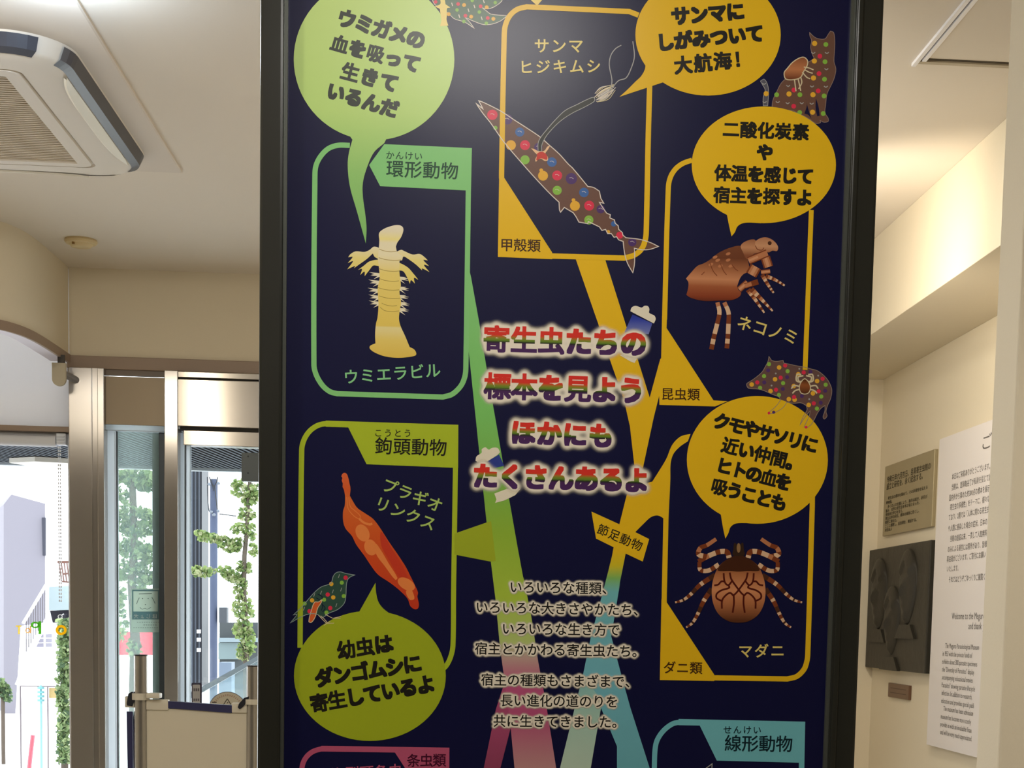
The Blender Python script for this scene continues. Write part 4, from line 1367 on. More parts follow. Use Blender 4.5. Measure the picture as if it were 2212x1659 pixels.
# ---- boar with a tick
a = Art()
boar = smooth_path(z('I', (945, 1010), (985, 985), (1040, 945), (1090, 900), (1120, 850), (1145, 800), (1155, 752, 1), (1180, 790, 1), (1220, 800), (1290, 790, 1), (1296, 815, 1), (1360, 828, 1), (1400, 838, 1), (1500, 855), (1550, 870), (1620, 890), (1690, 945), (1730, 1000), (1755, 1070), (1745, 1150), (1715, 1220), (1700, 1280), (1710, 1320), (1685, 1350), (1672, 1330), (1690, 1270), (1690, 1220, 1), (1650, 1250), (1620, 1290), (1580, 1370), (1560, 1400), (1510, 1440, 1), (1490, 1425, 1), (1540, 1320), (1550, 1270, 1), (1500, 1330), (1450, 1410, 1), (1480, 1330), (1520, 1260), (1510, 1220, 1), (1460, 1195), (1390, 1200), (1325, 1190, 1), (1290, 1240), (1230, 1280), (1180, 1300, 1), (1145, 1295, 1), (1220, 1230), (1265, 1170, 1), (1250, 1140), (1190, 1115), (1110, 1080), (1060, 1065), (960, 1055), (943, 1030)), 4, True)
a.poly(boar, ink('boar_brown', (108, 80, 74)), 2)
a.stroke(boar, 1.3, ink('boar_outline', (156, 140, 126)), 8, True)
dots(a, 'I', [(ORG, 22, [(1252, 857), (990, 1020), (1213, 970), (1170, 1083), (1435, 922), (1615, 987), (1392, 1035), (1535, 1215), (1575, 1105), (1345, 1160), (1400, 1165)]), (RED, 20, [(1310, 838), (1043, 1000), (1267, 955), (1222, 1070), (1668, 965), (1583, 1200), (1395, 1140), (1630, 1085)]), (LGR, 20, [(1155, 825), (1333, 893), (1108, 940), (1290, 1007), (1070, 1052), (1250, 1120), (1697, 1022), (1655, 1135), (1613, 1250)]), (PUR, 19, [(1147, 885), (1110, 1000), (1328, 950), (1287, 1063), (1692, 1080), (1650, 1195), (1552, 900), (1470, 1130)])], 3)
dots(a, 'I', [(RED, 20, [(1487, 905)]), (RED, 13, [(1510, 1427), (1155, 1293)]), (PUR, 15, [(1200, 1285)])], 8.5)
for x, y in ((1445, 870), (1220, 915), (1180, 1030), (1540, 1160), (1625, 935)):
    a.dot('I', x, y, 9, GREY, 4, 8)
for sg in (1, -1):
    for p in ([(1500, 985), (1550, 990), (1560, 950), (1510, 935)], [(1520, 1000), (1575, 985), (1570, 925), (1530, 925)], [(1540, 1040), (1600, 1030), (1625, 1060)], [(1545, 1065), (1590, 1080), (1615, 1105)]):
        a.curve('I', [((x - 1497) * sg + 1497, y) for x, y in p], 14, FO, 8.4)
tk = smooth_path(z('I', (1497, 965), (1535, 1000), (1552, 1050), (1535, 1098), (1497, 1112), (1459, 1098), (1445, 1050), (1460, 1000)), 4, True)
a.poly(tk, grad('small_tick', [(818, (60, 32, 18)), (832, (150, 86, 44)), (851, (80, 44, 24))], 1738), 9)
a.stroke(tk, 2.0, FO, 9.4, True)
a.build('boar_drawing', panel)

# ---- thrush with a worm
a = Art()
bird = smooth_path(z('O', (603, 152, 1), (570, 147), (530, 140), (490, 128), (455, 135), (432, 165), (420, 210), (400, 225), (340, 245), (290, 285), (240, 340), (190, 400), (120, 465, 1), (150, 460), (97, 527, 1), (180, 480), (250, 455), (310, 460), (345, 485), (400, 450), (470, 420), (520, 370), (532, 310), (535, 240), (545, 190), (570, 165)), 4, True)
a.poly(bird, DGRN, 2)
a.stroke(bird, 1.4, ink('bird_outline', (150, 168, 168)), 8, True)
dots(a, 'O', [(RED, 17, [(530, 173), (390, 305), (410, 410), (248, 435)]), (ORG, 17, [(418, 222), (433, 327), (268, 350)]), (LGR, 16, [(500, 212), (515, 317), (362, 345), (380, 445), (210, 375)])], 3)
for x, y in ((478, 160), (430, 280), (495, 265), (338, 290), (457, 388), (285, 308), (205, 415)):
    a.curve('O', [(x - 5, y + 14), (x + 5, y - 14)], 5, GREY, 4)
for p in ([(300, 330), (330, 350), (350, 395), (340, 430)], [(310, 300), (345, 320), (345, 350)], [(345, 380), (370, 410), (350, 440)]):
    a.curve('O', p, 6, NAVY, 4)
wm = smooth_path(z('O', (345, 345), (318, 362), (287, 365), (262, 430), (243, 515), (262, 522), (292, 480), (312, 410), (338, 370)), 4, True)
a.poly(wm, ink('small_worm', (224, 104, 52)), 5)
a.stroke(wm, 1.6, FO, 6, True)
for p in ([(318, 465), (350, 500), (382, 530)], [(382, 530), (360, 545)], [(382, 530), (440, 528)], [(382, 530), (410, 515)], [(370, 458), (400, 475), (430, 490)], [(430, 490), (495, 475)], [(430, 490), (490, 490)], [(335, 470), (360, 492), (388, 525)]):
    a.curve('O', p, 5, FO, 8)
a.build('bird_drawing', panel)

# ---- turtle at the top edge
a = Art()
tu = smooth_path(z('A', (1390, -20), (1410, 40), (1480, 90), (1545, 130), (1600, 180), (1700, 212), (1790, 272, 1), (1745, 210), (1700, 165, 1), (1790, 205), (1880, 235), (1960, 230), (2040, 200), (2105, 150, 1), (1950, 135), (1900, 100), (1845, 60, 1), (1900, 85), (1980, 65), (2060, -10), (2000, -160), (1700, -240), (1450, -160)), 4, True)
a.poly(tu, ink('turtle_green', (84, 112, 92)), 2)
a.stroke(tu, 1.4, OUT, 3, True)
dots(a, 'A', [(RED, 18, [(1420, 18), (1635, 38), (1850, 60), (1705, 150), (1918, 172)]), (ORG, 19, [(1692, 48), (1908, 70), (1760, 160), (1972, 180), (1545, 135)]), (LGR, 17, [(1770, 5), (1625, 95), (1838, 115), (1990, 25), (1690, 205), (1905, 222)])], 4)
for x, y in ((1577, 42), (1790, 62), (1733, 98), (1645, 155), (1860, 175), (1880, 15)):
    a.curve('A', [(x - 4, y - 16), (x + 6, y + 16)], 9, OUT, 4)
a.blob(z('A', (1475, -40), (1505, -10), (1515, 40, 1), (1560, 72, 1), (1530, 80), (1528, 140), (1525, 190), (1542, 245, 1), (1462, 250, 1), (1475, 195), (1468, 140), (1460, 85, 1), (1412, 62, 1), (1465, 38), (1465, -10)), ink('small_leech', (244, 222, 132)), 8)
a.build('turtle_drawing', panel)
a = Art()
a.poly(z('B', (500, -60), (560, 0), (620, 55), (668, 0), (720, -80)), ink('arrow_yellow', (246, 214, 110)), 8)
a.build('arrow_drawing', panel)

# ------------------------------------------------------------------ folding partition in front of the door
Yp = 4.86
ps = tag(empty('partition_screen', (-0.79, Yp, 0)), 'low beige partition with a navy top band clamped between two steel poles before the door', 'partition')
POLE = steel_mat('pole_steel', (166, 162, 156), 0.22, 0.0)
CLW = mat('clamp_white', (206, 200, 184), 0.45)
KNB = mat('knob_black', (30, 32, 40), 0.4)
BOARD = mat('partition_board', (206, 199, 180), 0.6, 0, 0.3)
NVB = mat('navy_band', (40, 42, 84), 0.5)
BASEM = mat('pole_base', (70, 70, 72), 0.4, 0.5)
px1 = at(304, 1414, Yp)
px2 = at(545, 1437, Yp)
for k, pt in enumerate((px1, px2)):
    r = 0.020 if k == 0 else 0.0172
    m = MB()
    m.tube([(pt.x, Yp, 0.015), (pt.x, Yp, pt.z - 0.004)], r, 28)
    po = m.build('pole', POLE, ps, smooth=True)
    MB().tube([(pt.x, Yp, pt.z - 0.004), (pt.x, Yp, pt.z)], r * 1.01, 28).build('cap', KNB, po)
    MB().rings([[(pt.x + 0.13 * s_ * math.cos(2 * math.pi * j / 36), Yp + 0.13 * s_ * math.sin(2 * math.pi * j / 36), zz) for j in range(36)] for s_, zz in ((1, 0), (1, 0.008), (0.9, 0.014), (0.2, 0.02))], True, True).build('base', BASEM, ps, smooth=True)
# clamps
zc1 = at(304, 1503, Yp).z
m = MB()
m.tube([(px1.x, Yp, zc1 - 0.012), (px1.x, Yp, zc1 + 0.008)], 0.027, 28)
m.bevbox(px1.x + 0.022, px1.x + 0.062, Yp - 0.034, Yp + 0.012, zc1 - 0.006, zc1 + 0.010, 0.004)
m.bevbox(px1.x + 0.018, px1.x + 0.084, Yp - 0.012, Yp + 0.012, zc1 - 0.042, zc1 - 0.010, 0.003)
m.bevbox(px1.x - 0.046, px1.x - 0.018, Yp - 0.010, Yp + 0.010, zc1 - 0.036, zc1 - 0.002, 0.003)
cl = m.build('clamp', CLW, ps, smooth=True)
k1 = at(283, 1510, Yp - 0.012)
MB().prism([(k1.x - 0.013, k1.y, k1.z - 0.012), (k1.x - 0.008, k1.y, k1.z + 0.016), (k1.x + 0.002, k1.y, k1.z + 0.022), (k1.x + 0.010, k1.y, k1.z + 0.016), (k1.x + 0.012, k1.y, k1.z), (k1.x + 0.004, k1.y, k1.z - 0.022), (k1.x - 0.012, k1.y, k1.z - 0.020)], (0, 0.022, 0)).build('knob', KNB, cl)
zc2 = at(548, 1516, Yp).z
m = MB()
m.tube([(px2.x, Yp, zc2 - 0.008), (px2.x, Yp, zc2 + 0.008)], 0.024, 28)
m.bevbox(px2.x - 0.060, px2.x - 0.014, Yp - 0.012, Yp + 0.012, zc2 - 0.034, zc2 - 0.004, 0.003)
cl = m.build('clamp', CLW, ps, smooth=True)
k2 = at(525, 1517, Yp - 0.016)
MB().prism([(k2.x - 0.016, k2.y, k2.z - 0.016), (k2.x - 0.012, k2.y, k2.z - 0.004), (k2.x + 0.004, k2.y, k2.z + 0.014), (k2.x + 0.018, k2.y, k2.z + 0.018), (k2.x + 0.014, k2.y, k2.z + 0.004), (k2.x, k2.y, k2.z - 0.014), (k2.x - 0.010, k2.y, k2.z - 0.022)], (0, 0.02, 0)).build('knob', KNB, cl)
# board between the poles and its navy band
zt = at(420, 1513, Yp).z
MB().bevbox(px1.x + 0.018, px2.x - 0.012, Yp - 0.006, Yp + 0.008, 0.12, zt - 0.026, 0.002).build('board', BOARD, ps)
a_, b_ = at(359, 1514, Yp), at(502, 1523, Yp)
m = MB()
m.prism([(a_.x, Yp - 0.011, a_.z), (b_.x, Yp - 0.011, b_.z), (b_.x, Yp - 0.011, b_.z - 0.024), (a_.x, Yp - 0.011, a_.z - 0.021)], (0, 0.02, 0))
m.build('top_band', NVB, ps)
m = MB()
m.prism([(px1.x - 0.035, Yp + 0.01, zc1 - 0.05), (px1.x - 0.024, Yp + 0.01, zc1 - 0.05), (px1.x - 0.012, Yp + 0.32, 0.12), (px1.x - 0.030, Yp + 0.32, 0.12)], (-0.006, 0, 0))
m.prism([(px1.x - 0.042, Yp - 0.004, zc1 - 0.048), (px1.x - 0.024, Yp - 0.004, zc1 - 0.048), (px1.x - 0.018, Yp - 0.004, 0.12), (px1.x - 0.026, Yp - 0.004, 0.12)], (0, 0.006, 0))
m.build('side_band', NVB, ps)

# ------------------------------------------------------------------ notices on the door and sidelight
YS = YB + 0.034


def px_prism(mb, pts, Y, t):
    return mb.prism([tuple(at(x, y, Y)) for x, y in pts], t if isinstance(t, tuple) else (0, t, 0))


def rrect(x0, y0, x1, y1, r, n=5):
    out = []
    for cx, cy, a0 in ((x1 - r, y0 + r, -90), (x1 - r, y1 - r, 0), (x0 + r, y1 - r, 90), (x0 + r, y0 + r, 180)):
        for k in range(n + 1):
            a = math.radians(a0 + 90 * k / n)
            out.append((cx + r * math.cos(a), cy + r * math.sin(a)))
    return out


ds = tag(empty('dog_sticker', tuple(at(315, 1366, YS))), 'pale grey green sticker with a dog face on the sidelight glass', 'sticker')
def px_rects(rects, Y, t):
    mb_ = MB()
    for x0, y0_, x1, y1_ in rects:
        px_prism(mb_, [(x0, y0_), (x1, y0_), (x1, y1_), (x0, y1_)], Y, t)
    return mb_


px_rects([(283, 1338, 347, 1366), (283, 1274, 285.5, 1338), (344, 1274, 347, 1338), (283, 1271.5, 347, 1274)], YS, 0.001).build('backing', translucent_mat('sticker_pale', (206, 216, 210), 0.75), ds)
px_rects([(285.5, 1274, 288, 1321), (341, 1274, 344, 1321), (288, 1274, 341, 1277), (285.5, 1321, 344, 1338)], YS, 0.001).build('teal_border', translucent_mat('sticker_teal', (140, 168, 172), 0.75), ds)
px_rects([(288, 1277, 341, 1321)], YS, 0.001).build('picture_field', translucent_mat('sticker_light', (214, 222, 214), 0.75), ds)
m = MB()


def px_line(mb, pts, w, Y):
    P = smooth_path(pts, 5)
    for i in range(len(P) - 1):
        d = Vector((P[i + 1][0] - P[i][0], P[i + 1][1] - P[i][1]))
        if d.length < 1e-6:
            continue
        nn = Vector((-d.y, d.x)).normalized() * w / 2
        q_ = [(P[i][0] + nn.x, P[i][1] + nn.y), (P[i + 1][0] + nn.x, P[i + 1][1] + nn.y), (P[i + 1][0] - nn.x, P[i + 1][1] - nn.y), (P[i][0] - nn.x, P[i][1] - nn.y)]
        mb.add([tuple(at(x, y, Y)) for x, y in q_], [(0, 1, 2, 3)])


px_line(m, [(302, 1312), (307, 1316), (313, 1314), (318, 1316), (326, 1312)], 1.0, YS - 0.0004)
px_line(m, [(301, 1291), (297, 1299), (295, 1305)], 1.3, YS - 0.0004)
px_line(m, [(328, 1290), (332, 1297), (335, 1304)], 1.3, YS - 0.0004)
for x, y in ((308, 1293), (320, 1293), (314, 1306)):
    px_line(m, [(x - 1, y), (x + 1, y)], 1.8, YS - 0.0004)
px_line(m, [(300, 1283), (328, 1282)], 1.6, YS - 0.0004)
for yy, x0, x1 in ((1344, 296, 342), (1350, 310, 340), (1356, 288, 343)):
    for x in range(int(x0), int(x1), 5):
        px_line(m, [(x, yy), (x + 3, yy)], 1.0, YS - 0.0004)
m.build('line_drawing', mat('sticker_line', (110, 128, 126), 0.7), ds)


def mirror_text(mb, s, first, last, em, Y):
    """Lettering seen from behind through the glass."""
    for ch, ctr, ex, ey in line_layout(s[::-1], first, last, em):
        vs, ts, w = glyph(ch)
        pts = [ctr - ex * (vx - 0.5 * w) + ey * (vy - 0.38) for vx, vy in vs]
        mb.add([tuple(at(p_.x, p_.y, Y)) for p_ in pts], ts)


m = MB()
mirror_text(m, 'ほじょ犬', (294, 1331), (334, 1331), 11, YS - 0.0004)
m.build('lettering', mat('sticker_white_text', (214, 222, 218), 0.6), ds)

cd = tag(empty('door_card', tuple(at(425, 1520, YS))), 'narrow upright card with a dark border stuck on the door glass above the navy band', 'card')
px_prism(MB(), rrect(413.5, 1475, 436, 1540, 3), YS, 0.0016).build('border', mat('card_border', (52, 48, 70), 0.5), cd)
px_prism(MB(), rrect(416, 1479, 432, 1540, 2), YS - 0.0008, 0.0006).build('face', mat('card_face', (170, 166, 164), 0.6), cd)
m = MB()
for y0_, y1_ in ((1487, 1493), (1509, 1514)):
    for x in (418, 422.5, 427):
        px_prism(m, [(x, y0_), (x + 3.4, y0_), (x + 3.4, y1_), (x, y1_)], YS - 0.0012, 0.0003)
m.build('print', mat('card_print', (96, 92, 96), 0.7), cd)

rs = tag(empty('round_sticker', tuple(at(491, 1530, YS))), 'round cream sticker with a triangle on the door glass beside the right pole', 'sticker')
cx, cy = 491, 1533
px_prism(MB(), [(cx + 41 * math.cos(2 * math.pi * k / 48), cy + 39 * math.sin(2 * math.pi * k / 48)) for k in range(48)], YS, 0.0012).build('rim', mat('round_rim', (96, 96, 110), 0.6), rs)
px_prism(MB(), [(cx + 39.6 * math.cos(2 * math.pi * k / 48), cy + 37.6 * math.sin(2 * math.pi * k / 48)) for k in range(48)], YS - 0.0006, 0.0004).build('face', mat('round_face', (186, 178, 158), 0.6), rs)
m = MB()
px_line(m, [(483, 1522, 1), (491, 1509.5, 1), (499, 1522, 1)], 1.8, YS - 0.0010)
px_line(m, [(490, 1519), (493, 1517)], 2, YS - 0.0010)
px_line(m, [(458, 1517), (468, 1517)], 2, YS - 0.0010)
m.build('triangle', mat('round_triangle', (64, 56, 48), 0.7), rs)
m = MB()
for k in range(15):
    a = math.radians(-148 + k * 8.3)
    for dd in (0, 2.2):
        px_line(m, [(cx + (31 + dd) * math.cos(a), cy + (30 + dd) * math.sin(a)), (cx + (31 + dd) * math.cos(a + .07), cy + (30 + dd) * math.sin(a + .07))], 1.2, YS - 0.0010)
m.build('rim_text', mat('round_text', (150, 104, 84), 0.7), rs)

sn = tag(empty('door_sensor', tuple(at(538, 1038, YB + 0.03))), 'dark grey metal box fixed at the top of the door glass', 'door lock box')
q0, q1 = at(521, 1039, YB), at(560, 978, YB)
MB().bevbox(q0.x, q1.x, YB + 0.004, YB + 0.034, q0.z, q1.z, 0.002).build('housing', mat('sensor_grey', (88, 94, 96), 0.45, 0.3), sn)
m = MB()
for yy in (986, 1022):
    c_ = at(536, yy, YB + 0.004)
    MB().tube([(c_.x, YB + 0.004, c_.z), (c_.x, YB + 0.0025, c_.z)], 0.003, 12).build('screw', mat('screw_dark', (46, 50, 52), 0.4, 0.5), sn)

# cut-out letters hung in the left window
YL = 5.53
for nm, lab, pts_kind, col in (
        ('window_letter', 'green letter P seen from behind in the left window', 'P', (140, 214, 96)),
        ('window_letter', 'yellow ring letter O in front of the ivy in the left window', 'O', (250, 214, 50)),
        ('window_letter', 'small white ring above the yellow O in the left window', 'o', (240, 240, 240)),
        ('window_letter', 'pale orange letter left of the green P in the left window', 'a', (250, 222, 170)),
        ('window_letter', 'pale yellow letter, furthest from the post in the left window', 'T', (252, 236, 150))):
    m = MB()
    if pts_kind == 'P':
        px_prism(m, [(83, 1342), (88.5, 1342), (88.5, 1370), (83, 1370)], YL, 0.006)
        rg_ = [(76, 1350, 9.5, 7.2)]
    elif pts_kind == 'O':
        rg_ = [(132, 1361, 12, 11)]
    elif pts_kind == 'o':
        rg_ = [(130, 1332, 5.5, 5)]
        px_line(m, [(133, 1329), (138, 1326)], 2.5, YL)
    elif pts_kind == 'a':
        rg_ = [(60, 1362, 5.5, 6)]
        px_prism(m, [(64, 1352), (66, 1352), (66, 1368), (64, 1368)], YL, 0.006)
    else:
        px_prism(m, [(34, 1351), (46, 1351), (46, 1354), (34, 1354)], YL, 0.006)
        px_prism(m, [(39, 1354), (42, 1354), (42, 1370), (39, 1370)], YL, 0.006)
        rg_ = []
    for cx, cy, rx, ry in rg_:
        th = 0.52 if pts_kind in 'PO' else 0.62
        rr = [[tuple(at(cx + rx * f * math.cos(2 * math.pi * k / 32), cy + ry * f * math.sin(2 * math.pi * k / 32), YL + d)) for k in range(32)] for f, d in ((1, 0), (1, 0.006), (th, 0.006), (th, 0), (1, 0))]
        m.rings(rr)
    o = m.build(nm, translucent_mat('letter_' + pts_kind, col, 0.75))
    tag(o, lab, 'letter', 'letters hung in the left window')

# ------------------------------------------------------------------ outside the glass
GROUND = mat('street_concrete', (222, 220, 216), 0.8, 0, 0.2, var=0.05, bscale=2)
st(MB().box(-30, 30, 5.66, 90, -0.12, -0.02).build('floor_outside', GROUND))


def stripe_mat(name, a, b, scale, rotz, rough=0.9):
    m_ = mat(name, a, rough, 0, 0.0)
    nt = m_.node_tree
    tc = nt.nodes.new('ShaderNodeTexCoord')
    mp = nt.nodes.new('ShaderNodeMapping')
    mp.inputs['Rotation'].default_value = (0, 0, rotz)
    wv = nt.nodes.new('ShaderNodeTexWave')
    wv.inputs['Scale'].default_value = scale
    rp = nt.nodes.new('ShaderNodeValToRGB')
    rp.color_ramp.elements[0].position = 0.35
    rp.color_ramp.elements[1].position = 0.65
    rp.color_ramp.elements[0].color = (*lin(a), 1)
    rp.color_ramp.elements[1].color = (*lin(b), 1)
    nt.links.new(tc.outputs['Object'], mp.inputs[0])
    nt.links.new(mp.outputs[0], wv.inputs['Vector'])
    nt.links.new(wv.outputs['Fac'], rp.inputs['Fac'])
    nt.links.new(rp.outputs['Color'], nt.nodes['Principled BSDF'].inputs['Base Color'])
    return m_


zs = 2.16
ye = at_z(480, 1012, zs).y
cn = st(empty('ceiling_canopy', (-1, 6.4, zs)))
MB().box(-4.5, 1.6, 5.66, ye, zs, zs + 0.02).build('slatted_soffit', stripe_mat('soffit_slats', (8, 9, 14), (96, 102, 108), 11.9, 0.115), cn)
MB().box(-4.5, 1.6, ye, ye + 0.05, zs - 0.012, zs + 0.12).build('edge_fascia', mat('canopy_edge', (150, 158, 164), 0.5), cn)
MB().box(-4.5, 1.6, 5.66, ye + 0.04, zs + 0.02, zs + 0.12).build('roof_slab', mat('canopy_roof', (120, 122, 126), 0.8), cn)
m = MB()
P_ = [at_z(x, y, zs - 0.004) for x, y in ((20, 990), (75, 987), (152, 991), (152, 1004), (100, 1004))]
m.prism([(p_.x, p_.y, zs - 0.003) for p_ in P_], (0, 0, -0.02))
m.build('curved_cover', mat('canopy_cover', (214, 210, 198), 0.6), cn)


def leaves(mb, c, rx, rz, ry, n, s, rnd_):
    """Scatter of small folded leaves round a centre."""
    for _ in range(n):
        while True:
            u = Vector((rnd_.uniform(-1, 1), rnd_.uniform(-1, 1), rnd_.uniform(-1, 1)))
            if u.length < 1:
                break
        p_ = Vector(c) + Vector((u.x * rx, u.y * ry, u.z * rz))
        R_ = Matrix.Rotation(rnd_.uniform(0, 6.28), 3, 'Z') @ Matrix.Rotation(rnd_.uniform(-1.1, 1.1), 3, 'X') @ Matrix.Rotation(rnd_.uniform(0, 6.28), 3, 'Y')
        k = s * rnd_.uniform(0.6, 1.2)
        vs = [R_ @ Vector(v) * k + p_ for v in ((0, 0, -0.5), (0.42, 0.1, 0.05), (0.25, 0.06, 0.5), (0, -0.02, 0.36), (-0.25, 0.06, 0.5), (-0.42, 0.1, 0.05))]
        mb.mi = rnd_.choice((0, 0, 1, 2))
        mb.add(vs, [(0, 1, 2, 3), (0, 3, 4, 5)])


LEAF = [translucent_mat('leaf_green', (112, 134, 88)), translucent_mat('leaf_pale_green', (148, 164, 118)), translucent_mat('leaf_deep_green', (74, 98, 70))]
LEAF_Y = [translucent_mat('leaf_bright', (128, 146, 88)), translucent_mat('leaf_cream', (158, 162, 122)), translucent_mat('leaf_mid', (88, 112, 64))]
BARK = mat('bark_grey', (78, 70, 62), 0.9, 0, 0.2, bump=0.4, bscale=12, var=0.25)


def tree(name, lab, Y, trunk, tw, clumps, leafm, seed, s=0.09, cat='tree'):
    rnd_ = random.Random(seed)
    P_ = [at(x, y, Y) for x, y in trunk]
    base = Vector((P_[-1].x, Y, -0.02))
    o = tag(empty(name, tuple(base)), lab, cat)
    P_.append(base)
    k = len(P_)
    MB().tube([tuple(p_) for p_ in P_], [tw * Y / F * (0.55 + 0.5 * i / k) / 2 for i in range(k)], 10).build('trunk', BARK, o, smooth=True)
    mb = MB()
    for x, y, rx, ry, n in clumps:
        c_ = at(x, y, Y)
        leaves(mb, c_, 1.3 * rx * Y / F, 1.25 * ry * Y / F, max(rx, ry) * Y / F * 0.9, int(n * 1.7), s * 0.9, rnd_)
    mb.build('foliage', leafm, o, recalc=False)
    return o


tree('ivy_tree', 'slim trunk overgrown with pale ivy seen through the door glass by the right pole', 12.0, [(541, 1020), (536, 1090), (533, 1150), (528, 1200), (527, 1280), (530, 1340), (531, 1400), (532, 1470)], 14,
     [(548, 1060, 10, 14, 50), (524, 1062, 18, 10, 50), (540, 1080, 14, 10, 50), (512, 1045, 10, 8, 22), (532, 1112, 14, 12, 46), (520, 1140, 16, 12, 40), (541, 1150, 10, 16, 36), (515, 1175, 14, 12, 40), (484, 1170, 16, 10, 44), (452, 1162, 20, 8, 46), (435, 1152, 12, 6, 20), (497, 1182, 18, 9, 40),
      (440, 1235, 22, 8, 70), (424, 1230, 10, 6, 24), (485, 1235, 14, 9, 44), (505, 1248, 14, 12, 44), (528, 1225, 14, 12, 50), (520, 1270, 12, 20, 60), (520, 1310, 13, 22, 80), (534, 1330, 10, 30, 60), (522, 1360, 14, 22, 80), (538, 1385, 12, 24, 70), (525, 1410, 12, 16, 50), (548, 1190, 8, 14, 26)], LEAF_Y, 5, 0.042)
tree('street_tree', 'leafy green street tree filling the sidelight glass', 11.0, [(284, 1000), (288, 1100), (290, 1180), (285, 1260), (292, 1380), (290, 1480)], 24,
     [(300, 1032, 30, 18, 150), (270, 1030, 18, 14, 60), (315, 1048, 16, 10, 50), (262, 1075, 14, 22, 50), (285, 1110, 22, 16, 70), (318, 1115, 12, 12, 40), (262, 1128, 16, 18, 60), (310, 1140, 20, 12, 60), (290, 1150, 24, 10, 60), (265, 1180, 16, 16, 50), (300, 1190, 26, 18, 110), (320, 1210, 14, 14, 40), (262, 1230, 14, 20, 50), (295, 1230, 20, 14, 60), (315, 1250, 14, 14, 46), (300, 1258, 18, 12, 50), (258, 1290, 12, 24, 40), (262, 1345, 12, 30, 40), (290, 1400, 12, 20, 40)], LEAF, 9, 0.045)
iv = tag(empty('ivy_column', tuple(Vector((at(135, 1400, 13).x, 13, -0.02)))), 'column of green ivy outside the left window beside the steel post', 'ivy')
mb = MB()
rnd_ = random.Random(21)
for y in range(1345, 1640, 14):
    c_ = at(139, y, 13)
    leaves(mb, c_, 16 * 13 / F, 12 * 13 / F, 0.06, 44, 0.05, rnd_)
mb.build('foliage', LEAF, iv, recalc=False)
c_ = at(139, 1345, 13.1)
MB().tube([(c_.x, 13.08, -0.02), (c_.x, 13.08, c_.z)], 0.03, 8).build('stem', BARK, iv)

# buildings across the street
def face_block(name, lab, cat, Y, pts, depth, m_, parent=None):
    """Building volume: its street outline at distance Y, carried back by depth."""
    mb_ = MB()
    px_prism(mb_, pts, Y, depth)
    o_ = mb_.build(name, m_, parent)
    if lab:
        tag(o_, lab, cat)
    return o_


lb = tag(empty('lilac_building', (at(50, 1400, 24).x, 24, -0.02)), 'lilac grey building with a sloping roof line outside the left window', 'building')
face_block('wall', None, None, 24, [(8, 1090), (25, 1068), (98, 1088), (98, 1345), (45, 1352), (30, 1590), (8, 1590)], (-1.6, 4.5, 0), mat('lilac_render', (112, 110, 118), 0.8), lb)
m = MB()
px_prism(m, [(90, 1118), (98, 1118), (98, 1200), (92, 1200)], 23.94, 0.05)
m.build('window_slot', mat('slot_dark', (40, 42, 54), 0.6), lb)
wbk = tag(empty('white_building', (at(130, 1400, 29.6).x, 29.6, -0.02)), 'white building wall with a stair beside the lilac building', 'building')
face_block('wall', None, None, 29.6, [(104, 1058), (250, 1058), (250, 1590), (104, 1590)], 3, mat('white_render', (244, 244, 246), 0.8), wbk)
face_block('porch_roof', None, None, 28.9, [(106, 1268), (200, 1262), (200, 1316), (106, 1318)], 0.7, mat('porch_aqua', (160, 176, 178), 0.7), wbk)
face_block('dark_opening', None, None, 29.3, [(108, 1319), (200, 1319), (200, 1345), (114, 1345)], 0.35, mat('opening_dark', (34, 32, 42), 0.8), wbk)
m = MB()
for x in (127, 132, 138, 144):
    px_line(m, [(x, 1212), (x + 6, 1256)], 2.4, 29.55)
px_line(m, [(124, 1214), (152, 1214)], 5, 29.54)
px_line(m, [(136, 1240), (152, 1238)], 4, 29.54)
px_line(m, [(134, 1256), (152, 1258)], 3, 29.54)
m.build('brown_lattice', mat('lattice_brown', (110, 76, 64), 0.7), wbk)

stq = tag(empty('stair_railing', (at(70, 1400, 20).x, 20, -0.02)), 'sloping white stair with thin metal railing before the lilac building', 'stair railing')
YR = 20.0
m = MB()
m.tube([tuple(at(50, 1347, YR)), tuple(at(100, 1263, YR))], 0.02, 8)
m.build('handrail', mat('rail_white', (236, 236, 240), 0.5), stq)
for i in range(9):
    t = i / 8
    a_, b_ = at(57 + 40 * t, 1338 - 66 * t, YR), at(57 + 40 * t, 1408 - 72 * t, YR)
    MB().tube([tuple(a_), tuple(b_)], 0.006, 6).build('baluster', mat('baluster_grey', (78, 74, 78), 0.5), stq)
m = MB()
px_prism(m, [(32, 1478), (98, 1335), (98, 1345), (36, 1480)], YR, 0.1)
m.build('stringer', mat('stringer_white', (232, 230, 232), 0.6), stq)
for x, y in ((40, 1465), (97, 1340)):
    a_ = at(x, y, YR + 0.05)
    MB().box(a_.x - 0.010, a_.x + 0.010, YR + 0.02, YR + 0.04, -0.02, a_.z).build('post', mat('rail_white', (236, 236, 240), 0.5), stq)
m = MB()
for i in range(3):
    px_prism(m, [(78 + i * 5, 1398 - i * 10), (99, 1398 - i * 10), (99, 1390 - i * 10), (78 + i * 5, 1390 - i * 10)], YR + 0.4, 0.3)
m.build('step', mat('step_lilac', (112, 110, 122), 0.7), stq)

